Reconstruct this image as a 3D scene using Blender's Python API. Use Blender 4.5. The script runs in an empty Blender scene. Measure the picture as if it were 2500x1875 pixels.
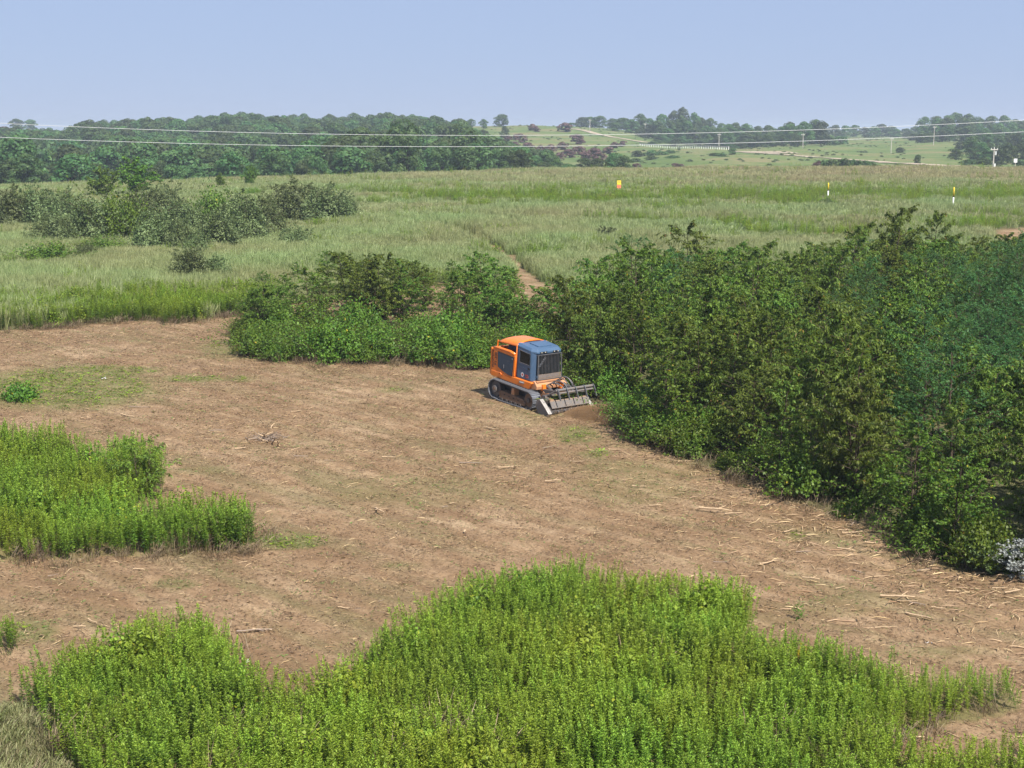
import bpy, math, random
import numpy as np
from mathutils import Vector, Matrix, Euler

rad = math.radians
rng = np.random.default_rng(7)
random.seed(7)
scene = bpy.context.scene
COL = scene.collection

# ------------------------------------------------------------------ camera, sky, sun, exposure
F, CX, CY, HY = 3467.0, 1250.0, 937.5, 315.0      # photo pixels (2500 x 1875)
PITCH = math.atan((CY - HY) / F)
CAMZ = 11.6
cam = bpy.data.cameras.new('camera')
cam.sensor_width = 36.0
cam.lens = F / 2500.0 * 36.0
cam.clip_start = 0.5
cam.clip_end = 20000.0
cam_ob = bpy.data.objects.new('camera', cam)
COL.objects.link(cam_ob)
cam_ob.location = (0, 0, CAMZ)
cam_ob.rotation_euler = (math.pi / 2 - PITCH, 0, 0)
scene.camera = cam_ob

SUN_EL = rad(50.0)
SUN_AZ = math.atan2(-0.84, 0.54)                    # direction towards the sun, in the ground plane
sdir = Vector((math.cos(SUN_AZ) * math.cos(SUN_EL), math.sin(SUN_AZ) * math.cos(SUN_EL), math.sin(SUN_EL)))
world = bpy.data.worlds.new('World')
scene.world = world
world.use_nodes = True
wn = world.node_tree.nodes
wl = world.node_tree.links
wn.clear()
sky = wn.new('ShaderNodeTexSky')
sky.sky_type = 'NISHITA'
sky.sun_disc = False
sky.sun_elevation = SUN_EL
sky.sun_rotation = math.atan2(sdir.x, sdir.y)
sky.altitude = 0.0
sky.air_density = 1.0
sky.dust_density = 0.0
sky.ozone_density = 4.0
bg = wn.new('ShaderNodeBackground')
bg.inputs['Strength'].default_value = 0.085
wo = wn.new('ShaderNodeOutputWorld')
skm = wn.new('ShaderNodeMix')                       # summer haze evens the whole sky out to one pale blue
skm.data_type = 'RGBA'
skm.inputs[0].default_value = 0.92
skm.inputs[7].default_value = (2.42, 3.05, 4.6, 1)
wl.new(sky.outputs['Color'], skm.inputs[6])
wl.new(skm.outputs[2], bg.inputs['Color'])
wl.new(bg.outputs['Background'], wo.inputs['Surface'])

sun = bpy.data.lights.new('sun', 'SUN')
sun.energy = 4.7
sun.angle = rad(0.55)
sun.color = (1.0, 0.955, 0.88)
sun_ob = bpy.data.objects.new('sun', sun)
COL.objects.link(sun_ob)
sun_ob.rotation_euler = sdir.to_track_quat('Z', 'Y').to_euler()
sun_ob.location = (20, -20, 60)

scene.view_settings.view_transform = 'Standard'
scene.view_settings.look = 'None'
scene.view_settings.exposure = 0.95
scene.view_settings.gamma = 1.0
scene.view_settings.use_curve_mapping = False

scene.render.engine = 'CYCLES'
cy = scene.cycles
cy.max_bounces = 4
cy.diffuse_bounces = 2
cy.glossy_bounces = 2
cy.transmission_bounces = 4
cy.transparent_max_bounces = 6
cy.volume_bounces = 0
cy.caustics_reflective = False
cy.caustics_refractive = False
cy.use_adaptive_sampling = True
cy.adaptive_threshold = 0.015
cy.use_denoising = True
try:
    cy.denoiser = 'OPENIMAGEDENOISE'
    cy.denoising_prefilter = 'ACCURATE'
except Exception:
    pass

# ------------------------------------------------------------------ pixel <-> place
CP, SP = math.cos(PITCH), math.sin(PITCH)


def ray(px, py):
    """slope (x/y, z/y) of the view ray through a photo pixel"""
    u = (CY - np.asarray(py, float)) / F
    x = (np.asarray(px, float) - CX) / F
    yy = u * SP + CP
    return x / yy, (u * CP - SP) / yy


def proj(x, y, z):
    zr = z - CAMZ
    d = y * CP - zr * SP
    u = y * SP + zr * CP
    return CX + F * x / d, CY - F * u / d


# ------------------------------------------------------------------ terrain
NEAR = [(-60, -13.6), (10, -13.2), (20, -12.95), (31, -12.6), (45, -12.1), (60, -11.42), (80, -10.95), (110, -10.45), (170, -9.55)]
COLS = [-1500, 0, 300, 640, 830, 1000, 1150, 1300, 1400, 1500, 1600, 1700, 1800, 1900, 2000, 2150, 2300, 2500, 4000]


def _r(d, **kw):
    """one far terrain row: px -> ('z', height) or py, at distance d"""
    ks = sorted(int(k[1:]) for k in kw)
    zs = []
    for k in ks:
        v = kw['p%d' % k]
        if v > 100:
            _, tz = ray(k, v)
            dd = far(d)
            zs.append(float(tz) * dd)
        else:
            zs.append(v)
    return far(d), [float(np.interp(c, ks, zs)) for c in COLS]


def far(d):
    return d if d <= 300 else 300 + (d - 300) * 1.35


ROWS = [(d, [z] * len(COLS)) for d, z in NEAR]
ROWS += [
    _r(220, p0=-9.3, p640=-8.9, p2500=-8.95),
    _r(260, p0=-11., p640=-9.4, p1000=-8.6, p1300=-8.6, p2500=-8.75),
    _r(300, p0=-15., p640=-12, p1000=-10, p1300=-8.9, p1600=-8.7, p2500=-8.7),
    _r(350, p0=-20., p640=-18, p1000=-14, p1300=-12, p1500=-12, p1700=-10.9, p1900=413, p2500=412),
    _r(400, p0=-23., p640=-21, p1000=-18, p1150=-16, p1300=-15, p1400=-14, p1500=-14, p1600=-13.2, p1700=402, p1800=401, p1900=404, p2150=403, p2500=406),
    _r(450, p0=-22., p640=-20, p1000=-18, p1150=-15, p1300=415, p1400=412, p1500=405, p1600=396, p1700=388, p1800=385, p1900=389, p2000=393, p2150=396, p2300=394, p2500=399),
    _r(500, p0=-19., p640=-17.5, p1000=-15, p1150=-12.5, p1300=398, p1400=395, p1500=390, p1600=385, p1700=378, p1800=373, p1900=374, p2000=380, p2150=384, p2300=380, p2500=387),
    _r(560, p0=-15., p640=-14, p1000=-11.5, p1150=-9.5, p1300=375, p1400=372, p1500=370, p1600=368, p1700=366, p1800=367, p1900=365, p2000=368, p2150=370, p2300=365, p2500=376),
    _r(620, p0=-11., p640=-10, p1000=-7.5, p1150=348, p1300=350, p1400=350, p1500=351, p1600=355, p1700=360, p1800=365, p1900=357, p2000=356, p2150=357, p2300=352, p2500=366),
    _r(700, p0=-7., p640=-7, p1000=-4.5, p1150=325, p1300=320, p1400=321, p1500=327, p1600=342, p1700=352, p1800=356, p1900=350, p2000=347, p2150=346, p2300=342, p2500=356),
    _r(780, p0=330, p200=332, p640=-5, p1000=318, p1150=308, p1300=305, p1400=309, p1500=315, p1600=328, p1700=342, p1800=348, p1900=343, p2000=340, p2150=340, p2300=337, p2500=346),
    _r(900, p0=317, p200=318, p640=-4, p1000=316, p1150=311, p1300=311, p1400=314, p1500=317, p1600=325, p1700=334, p2500=340),
    _r(1300, p0=323, p2500=324),
    _r(2600, p0=320, p2500=320),
    _r(6000, p0=318, p2500=318),
]
_RD = np.array([r[0] for r in ROWS])
_RZ = np.array([r[1] for r in ROWS])                       # rows x cols
_TT = np.array([float(ray(c, 400)[0]) for c in COLS])


def _s(d):
    return np.log(np.maximum(d + 80.0, 5.0))


_gs = np.linspace(_s(-60.0), _s(_RD[-1]), 900)
_gt = np.linspace(_TT[0], _TT[-1], 300)
_tmp = np.array([np.interp(_gs, _s(_RD), _RZ[:, k]) for k in range(len(COLS))]).T
_GZ = np.array([np.interp(_gt, _TT, _tmp[i]) for i in range(len(_gs))])


def _blur(a, n, axis):
    k = np.hanning(n + 2)[1:-1]
    k /= k.sum()
    pad = [(0, 0), (0, 0)]
    pad[axis] = (n // 2, n // 2)
    b = np.pad(a, pad, mode='edge')
    return np.apply_along_axis(lambda v: np.convolve(v, k, 'valid'), axis, b)


_GZ = _blur(_blur(_GZ, 13, 0), 7, 1)


def wave(x, y, sc, seed=0.0):
    """cheap smooth noise in -1..1"""
    x = x / sc
    y = y / sc
    s = seed
    return (np.sin(x * 1.7 + s + 1.3 * np.sin(y * 1.1 + s * 2)) * np.cos(y * 1.9 - s + 1.1 * np.sin(x * .9 + s))
            + .6 * np.sin(x * 3.1 + y * 2.3 + s * 3) * np.cos(y * 3.7 - x * 1.3 + s)
            + .35 * np.sin(x * 7.3 - y * 5.1 + s) * np.cos(y * 6.1 + x * 4.7 + s * 5)) / 1.6


def terrain(x, y):
    x = np.asarray(x, float)
    y = np.asarray(y, float)
    t = np.clip(x / np.maximum(y, 8.0), _gt[0], _gt[-1])
    a = np.clip((_s(y) - _gs[0]) / (_gs[1] - _gs[0]), 0, len(_gs) - 1.001)
    b = np.clip((t - _gt[0]) / (_gt[1] - _gt[0]), 0, len(_gt) - 1.001)
    i = a.astype(int)
    j = b.astype(int)
    a = a - i
    b = b - j
    z = (_GZ[i, j] * (1 - a) * (1 - b) + _GZ[i + 1, j] * a * (1 - b) + _GZ[i, j + 1] * (1 - a) * b + _GZ[i + 1, j + 1] * a * b)
    amp = np.clip(y / 300.0, 0.25, 1.0)
    z = z + .16 * amp * wave(x, y, 13.0, 1.0) + .05 * wave(x, y, 3.1, 2.0) + .5 * np.clip((y - 330) / 300, 0, 1) * wave(x, y, 42.0, 4.0)
    return z + CAMZ


_DS = np.exp(np.linspace(np.log(14.0), np.log(3000.0), 2400))


def ground_at(px, py):
    """first place where the view ray of a photo pixel meets the ground"""
    tx, tz = ray(px, py)
    x = tx * _DS
    z = CAMZ + tz * _DS
    g = terrain(x, _DS)
    k = np.nonzero(z <= g)[0]
    k = k[0] if len(k) else len(_DS) - 1
    D = _DS[k]
    return float(tx * D), float(D), float(g[k])


def at_dist(px, D):
    """place on the ground in the direction of column px at distance D"""
    tx = float(ray(px, 400)[0])
    x = tx * D
    return x, D, float(terrain(x, D))


def pip(px, py, poly):
    poly = np.asarray(poly, float)
    n = len(poly)
    ins = np.zeros(np.shape(px), bool)
    j = n - 1
    for i in range(n):
        xi, yi = poly[i]
        xj, yj = poly[j]
        c = ((yi > py) != (yj > py)) & (px < (xj - xi) * (py - yi) / (yj - yi + 1e-12) + xi)
        ins ^= c
        j = i
    return ins


# regions as photo pixels of the GROUND (plant bases)
FG = [(-400, 1770), (-60, 1760), (60, 1725), (130, 1680), (210, 1640), (330, 1590), (420, 1585), (480, 1560), (540, 1580), (580, 1645), (610, 1705),
      (680, 1735), (760, 1720), (840, 1690), (920, 1630), (990, 1580), (1060, 1525), (1140, 1480), (1240, 1450), (1330, 1440), (1390, 1430),
      (1480, 1455), (1600, 1475), (1700, 1480), (1760, 1490), (1830, 1510), (1850, 1540), (1820, 1560), (1790, 1605), (1880, 1600), (1980, 1625), (2080, 1650), (2180, 1680), (2290, 1695),
      (2380, 1690), (2470, 1695), (2490, 1730), (2420, 1750), (2280, 1775), (2195, 1810), (2180, 1850), (2260, 1880), (2380, 1870), (2520, 1868), (2900, 1870),
      (3000, 2300), (-600, 2300)]
DRYFG = [(-400, 1745), (60, 1735), (115, 1775), (150, 1850), (190, 1900), (260, 2000), (300, 2300), (-600, 2300)]
LP = [(-300, 1090), (0, 1090), (130, 1105), (240, 1145), (330, 1130), (400, 1160), (400, 1205), (330, 1228), (300, 1262), (380, 1278), (470, 1280), (560, 1282), (622, 1300), (600, 1345),
      (450, 1352), (300, 1360), (100, 1367), (-300, 1370)]
LP2 = [(-100, 1560), (40, 1565), (60, 1590), (20, 1610), (-100, 1620)]
EDGE = [(-1500, 815), (0, 806), (130, 800), (250, 787), (350, 781), (450, 788), (560, 768), (615, 770), (640, 850), (680, 878), (800, 885), (900, 888), (1000, 884), (1100, 898), (1190, 895),
        (1260, 900), (1340, 950), (1400, 975), (1480, 1010), (1540, 1062), (1600, 1092), (1700, 1132), (1790, 1162), (1850, 1182), (1900, 1207), (2000, 1242), (2080, 1272), (2150, 1312),
        (2250, 1362), (2330, 1392), (2400, 1402), (2520, 1412), (3600, 1600)]
CLEAR = EDGE + [(5000, 2600), (5000, 40000), (-4000, 40000), (-4000, 900)]
CLEAR2 = [(690, 745), (800, 725), (900, 740), (1000, 700), (1120, 690), (1240, 690), (1290, 660), (1330, 690), (1390, 700), (1400, 800), (1320, 860), (1100, 850), (820, 850), (660, 850), (640, 800)]
STRIP = [(-900, 760), (0, 752), (250, 738), (560, 715), (660, 700), (720, 720), (640, 765), (560, 770), (450, 790), (350, 783), (250, 789), (130, 802), (0, 808), (-900, 820)]
TRAIL = [(1030, 548), (1150, 575), (1220, 602), (1262, 632), (1300, 668), (1330, 700), (1275, 700), (1250, 665), (1215, 630), (1165, 598), (1110, 578), (1030, 556)]
THICK = [(1345, 975), (1400, 965), (1480, 1000), (1540, 1052), (1600, 1080), (1700, 1120), (1790, 1150), (1850, 1170), (1900, 1195), (2000, 1230), (2080, 1258), (2150, 1296),
         (2250, 1345), (2330, 1372), (2420, 1385), (2520, 1392), (2700, 1400), (2950, 1300), (2950, 715), (2500, 716), (2300, 722), (2000, 745), (1800, 765), (1600, 795), (1450, 830), (1380, 860), (1345, 900)]
BARE = [[(2415, 575), (2440, 560), (2520, 555), (2600, 580), (2520, 606), (2430, 600)], [(2060, 530), (2125, 527), (2135, 537), (2070, 541)], [(1225, 545), (1268, 543), (1270, 556), (1230, 558)],
        [(1980, 570), (2120, 562), (2140, 572), (2000, 580)], [(860, 490), (910, 488), (912, 494), (862, 496)], [(1700, 575), (1790, 572), (1800, 580), (1710, 584)]]
GREENISH = [((150, 950), (260, 55), .9), ((260, 905), (150, 14), .8), ((470, 925), (90, 10), .8), ((700, 1322), (95, 22), 1.), ((1410, 1062), (60, 26), .7), ((1455, 1108), (40, 12), .7),
            ((590, 925), (40, 8), .7), ((960, 952), (50, 8), .6), ((1300, 1000), (70, 40), .35), ((1550, 1190), (160, 45), .35), ((1000, 1200), (260, 45), .25), ((60, 1540), (90, 30), .8),
            ((430, 1425), (60, 15), .6), ((1940, 1310), (25, 12), .6), ((480, 1150), (80, 10), .45), ((2050, 1480), (120, 30), .35), ((980, 1380), (60, 10), .4), ((560, 850), (80, 25), .6), ((2300, 1590), (150, 14), .4),
            ((900, 870), (500, 12), .45), ((1590, 1150), (200, 30), .3), ((60, 1900), (200, 120), .8)]


def smooth(x, a, b):
    t = np.clip((x - a) / (b - a), 0, 1)
    return t * t * (3 - 2 * t)


# ------------------------------------------------------------------ helpers: meshes, materials, tagging
def mesh_np(name, verts, faces, mat=None, attrs=None, smooth_shade=False):
    me = bpy.data.meshes.new(name)
    verts = np.asarray(verts, np.float32)
    faces = np.asarray(faces, np.int32)
    n, k = faces.shape
    me.vertices.add(len(verts))
    me.vertices.foreach_set('co', verts.ravel())
    me.loops.add(n * k)
    me.loops.foreach_set('vertex_index', faces.ravel())
    me.polygons.add(n)
    me.polygons.foreach_set('loop_start', np.arange(0, n * k, k, dtype=np.int32))
    me.polygons.foreach_set('loop_total', np.full(n, k, np.int32))
    if smooth_shade:
        me.polygons.foreach_set('use_smooth', np.ones(n, bool))
    for an, av in (attrs or {}).items():
        a = me.attributes.new(an, 'FLOAT', 'POINT')
        a.data.foreach_set('value', np.asarray(av, np.float32))
    me.update(calc_edges=True)
    if mat:
        me.materials.append(mat)
    return me


class MB:
    """collects boxes, prisms and tubes (mixed faces) into one mesh"""

    def __init__(s):
        s.v = []
        s.f = []

    def raw(s, v, f):
        o = len(s.v)
        s.v += [tuple(p) for p in v]
        s.f += [tuple(i + o for i in q) for q in f]
        return s

    def box(s, x0, x1, y0, y1, z0, z1, taper=0.0):
        t = taper
        v = [(x0, y0, z0), (x1, y0, z0), (x1, y1, z0), (x0, y1, z0), (x0 + t, y0 + t, z1), (x1 - t, y0 + t, z1), (x1 - t, y1 - t, z1), (x0 + t, y1 - t, z1)]
        return s.raw(v, [(0, 3, 2, 1), (4, 5, 6, 7), (0, 1, 5, 4), (1, 2, 6, 5), (2, 3, 7, 6), (3, 0, 4, 7)])

    def prism(s, poly, y0, y1, inset=0.0, cen=None):
        """polygon in XZ extruded along Y"""
        n = len(poly)
        v = [(x, y0, z) for x, z in poly] + [(x, y1, z) for x, z in poly]
        f = [tuple(range(n))[::-1], tuple(range(n, 2 * n))]
        for i in range(n):
            j = (i + 1) % n
            f.append((i, j, n + j, n + i))
        return s.raw(v, f)

    def tube(s, pts, r, n=8, caps=True):
        pts = [Vector(p) for p in pts]
        rs = r if isinstance(r, (list, tuple)) else [r] * len(pts)
        v = []
        f = []
        prev = None
        for i, p in enumerate(pts):
            d = (pts[min(i + 1, len(pts) - 1)] - pts[max(i - 1, 0)]).normalized()
            a = d.orthogonal().normalized() if prev is None else (prev - d * prev.dot(d)).normalized()
            prev = a
            b = d.cross(a)
            for k in range(n):
                t = 2 * math.pi * k / n
                v.append(p + (a * math.cos(t) + b * math.sin(t)) * rs[i])
        for i in range(len(pts) - 1):
            for k in range(n):
                k2 = (k + 1) % n
                f.append((i * n + k, i * n + k2, (i + 1) * n + k2, (i + 1) * n + k))
        if caps:
            f.append(tuple(range(n))[::-1])
            f.append(tuple(range((len(pts) - 1) * n, len(pts) * n)))
        return s.raw(v, f)

    def cyl_y(s, x, z, y0, y1, r, n=16):
        return s.tube([(x, y0, z), (x, y1, z)], r, n)

    def mesh(s, name, mat=None, bevel=0.0):
        me = bpy.data.meshes.new(name)
        me.from_pydata(s.v, [], s.f)
        me.update()
        if mat:
            me.materials.append(mat)
        return me

    def build(s, name, mat, parent=None, bevel=0.0, sm=False):
        ob = bpy.data.objects.new(name, s.mesh(name, mat))
        COL.objects.link(ob)
        if parent:
            ob.parent = parent
        if bevel:
            m = ob.modifiers.new('bevel', 'BEVEL')
            m.width = bevel
            m.segments = 2
            m.limit_method = 'ANGLE'
        if sm:
            ob.data.polygons.foreach_set('use_smooth', [True] * len(ob.data.polygons))
        return ob


def tag(o, label=None, cat=None, group=None, kind=None):
    if label:
        o['label'] = label
    if cat:
        o['category'] = cat
    if group:
        o['group'] = group
    if kind:
        o['kind'] = kind
    return o


def empty(name, loc, rot=(0, 0, 0), sc=1.0):
    o = bpy.data.objects.new(name, None)
    COL.objects.link(o)
    o.empty_display_size = .1
    o.location = loc
    o.rotation_euler = rot
    o.scale = (sc, sc, sc) if not hasattr(sc, '__len__') else sc
    return o


def put(name, me, parent=None, loc=(0, 0, 0), rot=(0, 0, 0), sc=(1, 1, 1)):
    o = bpy.data.objects.new(name, me)
    COL.objects.link(o)
    if parent:
        o.parent = parent
    o.location = loc
    o.rotation_euler = rot
    o.scale = sc
    return o


class NT:
    def __init__(s, name):
        s.m = bpy.data.materials.new(name)
        s.m.use_nodes = True
        s.t = s.m.node_tree
        s.t.nodes.clear()
        s.out = s.n('ShaderNodeOutputMaterial')

    def n(s, typ, **kw):
        nd = s.t.nodes.new(typ)
        for k, v in kw.items():
            setattr(nd, k, v)
        return nd

    def l(s, a, b):
        s.t.links.new(a, b)

    def set(s, nd, **kw):
        for k, v in kw.items():
            nd.inputs[k.replace('_', ' ')].default_value = v
        return nd

    def mixc(s, fac, a, b, blend='MIX'):
        nd = s.n('ShaderNodeMix', data_type='RGBA', blend_type=blend)
        for sock, val in ((nd.inputs[0], fac), (nd.inputs[6], a), (nd.inputs[7], b)):
            if hasattr(val, 'links') or hasattr(val, 'is_output'):
                s.l(val, sock)
            elif isinstance(val, (tuple, list)):
                sock.default_value = (*val[:3], 1)
            else:
                sock.default_value = val
        return nd.outputs[2]

    def math(s, op, a, b=None, clamp=False):
        nd = s.n('ShaderNodeMath', operation=op, use_clamp=clamp)
        for sock, val in ((nd.inputs[0], a), (nd.inputs[1], b)):
            if val is None:
                continue
            if hasattr(val, 'is_output'):
                s.l(val, sock)
            else:
                sock.default_value = val
        return nd.outputs[0]

    def attr(s, name, typ='GEOMETRY'):
        return s.n('ShaderNodeAttribute', attribute_name=name, attribute_type=typ).outputs['Fac']

    def noise(s, scale, detail=4, rough=.6, vec=None, out='Fac', dist=0.0):
        nd = s.n('ShaderNodeTexNoise')
        nd.inputs['Scale'].default_value = scale
        nd.inputs['Detail'].default_value = detail
        nd.inputs['Roughness'].default_value = rough
        nd.inputs['Distortion'].default_value = dist
        if vec is not None:
            s.l(vec, nd.inputs['Vector'])
        return nd.outputs[out]

    def ramp(s, fac, stops):
        nd = s.n('ShaderNodeValToRGB')
        e = nd.color_ramp.elements
        while len(e) < len(stops):
            e.new(.5)
        for el, (p, c) in zip(e, stops):
            el.position = p
            el.color = (*c, 1) if hasattr(c, '__len__') else (c, c, c, 1)
        s.l(fac, nd.inputs['Fac'])
        return nd.outputs['Color']


def simple_mat(name, col, rough=.6, metal=0.0, spec=.4, dirt=None, dirt_amt=.5, dirt_scale=3.0, var=.12, coat=0.0, emit=None):
    t = NT(name)
    geo = t.n('ShaderNodeTexCoord').outputs['Object']
    nz = t.noise(dirt_scale, 6, .65, geo)
    c = t.mixc(nz, tuple(max(0, x * (1 - var)) for x in col), tuple(min(1, x * (1 + var)) for x in col))
    if dirt is not None:
        n2 = t.noise(dirt_scale * 2.3, 8, .7, geo)
        fac = t.ramp(n2, [(.62 - .4 * dirt_amt, 0.0), (.72, 1.0)])
        fac = t.math('MULTIPLY', fac, dirt_amt, True)
        c = t.mixc(fac, c, dirt)
    b = t.n('ShaderNodeBsdfPrincipled')
    t.l(c, b.inputs['Base Color'])
    b.inputs['Metallic'].default_value = metal
    b.inputs['Specular IOR Level'].default_value = spec
    rr = t.math('MULTIPLY_ADD', nz, .25)
    t.t.nodes[-1].inputs[2].default_value = rough - .12
    t.l(rr, b.inputs['Roughness'])
    if coat:
        b.inputs['Coat Weight'].default_value = coat
        b.inputs['Coat Roughness'].default_value = .15
    t.l(b.outputs[0], t.out.inputs['Surface'])
    return t.m


def leaf_mat(name, dark, light, src='object', trans=.32, rough=.55, spec=.25, hue=.02, val=.25, third=None, tintcol=None):
    """leaf colour from the per-leaf value lv, shifted per plant"""
    t = NT(name)
    lv = t.attr('lv')
    c = t.mixc(lv, dark, light)
    if third is not None:
        c = t.mixc(t.ramp(lv, [(.93, 0.0), (.955, 1.0)]), c, third)
    if src == 'object':
        r = t.n('ShaderNodeObjectInfo').outputs['Random']
    else:
        r = t.attr('tint', 'INSTANCER')
    if tintcol is not None:
        c = t.mixc(t.attr('tint2', 'INSTANCER'), c, tintcol)
    hs = t.n('ShaderNodeHueSaturation')
    t.l(t.math('ADD', t.math('MULTIPLY', r, 2 * hue), .5 - hue), hs.inputs['Hue'])
    t.l(t.math('ADD', t.math('MULTIPLY', r, val), 1 - val / 2), hs.inputs['Value'])
    t.l(c, hs.inputs['Color'])
    c = hs.outputs['Color']
    b = t.n('ShaderNodeBsdfPrincipled')
    t.l(c, b.inputs['Base Color'])
    b.inputs['Roughness'].default_value = rough
    b.inputs['Specular IOR Level'].default_value = spec
    tr = t.n('ShaderNodeBsdfTranslucent')
    t.l(t.mixc(.35, c, (.28, .34, .03)), tr.inputs['Color'])
    mx = t.n('ShaderNodeMixShader')
    mx.inputs[0].default_value = trans
    t.l(b.outputs[0], mx.inputs[1])
    t.l(tr.outputs[0], mx.inputs[2])
    t.l(mx.outputs[0], t.out.inputs['Surface'])
    return t.m


M = {}
M['cherry'] = leaf_mat('cherry_leaf', (.030, .072, .010), (.21, .30, .05), third=(.22, .15, .03), spec=.2, rough=.5, trans=.38, hue=.028, val=.6)
M['maple'] = leaf_mat('broad_leaf', (.032, .085, .010), (.155, .24, .030), third=(.36, .28, .03), spec=.22, rough=.5, hue=.025, val=.5)
M['locust'] = leaf_mat('locust_leaf', (.022, .08, .025), (.085, .19, .05))
M['olive'] = leaf_mat('olive_leaf', (.028, .055, .014), (.23, .28, .115), trans=.2, hue=.02, val=.55)
M['silver'] = leaf_mat('silver_leaf', (.20, .22, .20), (.5, .52, .5), trans=.15)
M['sapling'] = leaf_mat('sapling_leaf', (.07, .15, .02), (.17, .30, .04))
M['lone'] = leaf_mat('lone_tree_leaf', (.05, .12, .015), (.20, .32, .045))
M['wood_far'] = leaf_mat('far_leaf', (.022, .058, .016), (.115, .18, .052), hue=.035, val=.95)
M['mauve'] = leaf_mat('dry_leaf', (.10, .055, .05), (.20, .11, .105))
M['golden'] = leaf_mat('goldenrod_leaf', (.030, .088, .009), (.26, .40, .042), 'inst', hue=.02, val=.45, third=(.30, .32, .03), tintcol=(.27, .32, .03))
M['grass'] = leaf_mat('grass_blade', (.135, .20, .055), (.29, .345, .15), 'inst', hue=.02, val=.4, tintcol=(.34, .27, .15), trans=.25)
M['drygrass'] = leaf_mat('dry_blade', (.13, .095, .05), (.28, .22, .13), 'inst', hue=.01, val=.3, trans=.15)
M['litter'] = leaf_mat('litter_bit', (.06, .038, .022), (.36, .25, .14), 'inst', hue=.015, val=.5, trans=.0, tintcol=(.10, .16, .035))
M['chip'] = leaf_mat('wood_chip', (.30, .18, .09), (.55, .40, .24), 'inst', hue=.015, val=.5, trans=.0)
M['bark'] = simple_mat('bark', (.075, .055, .04), .85, spec=.1, var=.4, dirt_scale=8)
M['stick'] = simple_mat('split_wood', (.47, .34, .21), .75, spec=.15, var=.25, dirt_scale=9, dirt=(.22, .14, .09), dirt_amt=.5)
M['greystick'] = simple_mat('grey_wood', (.26, .20, .155), .8, spec=.15, var=.3, dirt_scale=9, dirt=(.18, .13, .1), dirt_amt=.5)


def point_cloud(name, protos, pos, rot, scl, idx, tint, tint2, label, cat, kind='stuff'):
    """ground cover that nobody could count: one object, plants set out by geometry nodes on given points"""
    pos = np.asarray(pos, np.float32)
    n = len(pos)
    me = bpy.data.meshes.new(name)
    me.vertices.add(n)
    me.vertices.foreach_set('co', pos.ravel())
    for an, typ, v in (('rot', 'FLOAT_VECTOR', rot), ('scl', 'FLOAT_VECTOR', scl)):
        a = me.attributes.new(an, typ, 'POINT')
        a.data.foreach_set('vector', np.asarray(v, np.float32).ravel())
    a = me.attributes.new('idx', 'INT', 'POINT')
    a.data.foreach_set('value', np.asarray(idx, np.int32))
    for an, v in (('tint', tint), ('tint2', tint2)):
        a = me.attributes.new(an, 'FLOAT', 'POINT')
        a.data.foreach_set('value', np.asarray(v, np.float32))
    me.update()
    src = bpy.data.collections.new(name + '_plants')
    for k, pm in enumerate(protos):
        src.objects.link(bpy.data.objects.new('%s_%02d' % (name, k), pm))
    ob = bpy.data.objects.new(name, me)
    COL.objects.link(ob)
    ng = bpy.data.node_groups.new(name, 'GeometryNodeTree')
    ng.interface.new_socket('Geometry', in_out='INPUT', socket_type='NodeSocketGeometry')
    ng.interface.new_socket('Geometry', in_out='OUTPUT', socket_type='NodeSocketGeometry')
    nn = ng.nodes
    gi = nn.new('NodeGroupInput')
    go = nn.new('NodeGroupOutput')
    ci = nn.new('GeometryNodeCollectionInfo')
    ci.inputs['Collection'].default_value = src
    ci.inputs['Separate Children'].default_value = True
    ci.inputs['Reset Children'].default_value = True
    ip = nn.new('GeometryNodeInstanceOnPoints')
    ip.inputs['Pick Instance'].default_value = True

    def na(nm, typ):
        q = nn.new('GeometryNodeInputNamedAttribute')
        q.data_type = typ
        q.inputs['Name'].default_value = nm
        return q.outputs['Attribute']
    ng.links.new(gi.outputs[0], ip.inputs['Points'])
    ng.links.new(ci.outputs[0], ip.inputs['Instance'])
    ng.links.new(na('idx', 'INT'), ip.inputs['Instance Index'])
    er = nn.new('FunctionNodeEulerToRotation')
    ng.links.new(na('rot', 'FLOAT_VECTOR'), er.inputs[0])
    ng.links.new(er.outputs[0], ip.inputs['Rotation'])
    ng.links.new(na('scl', 'FLOAT_VECTOR'), ip.inputs['Scale'])
    ng.links.new(ip.outputs[0], go.inputs[0])
    md = ob.modifiers.new('plants', 'NODES')
    md.node_group = ng
    tag(ob, label, cat, kind=kind)
    return ob


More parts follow.
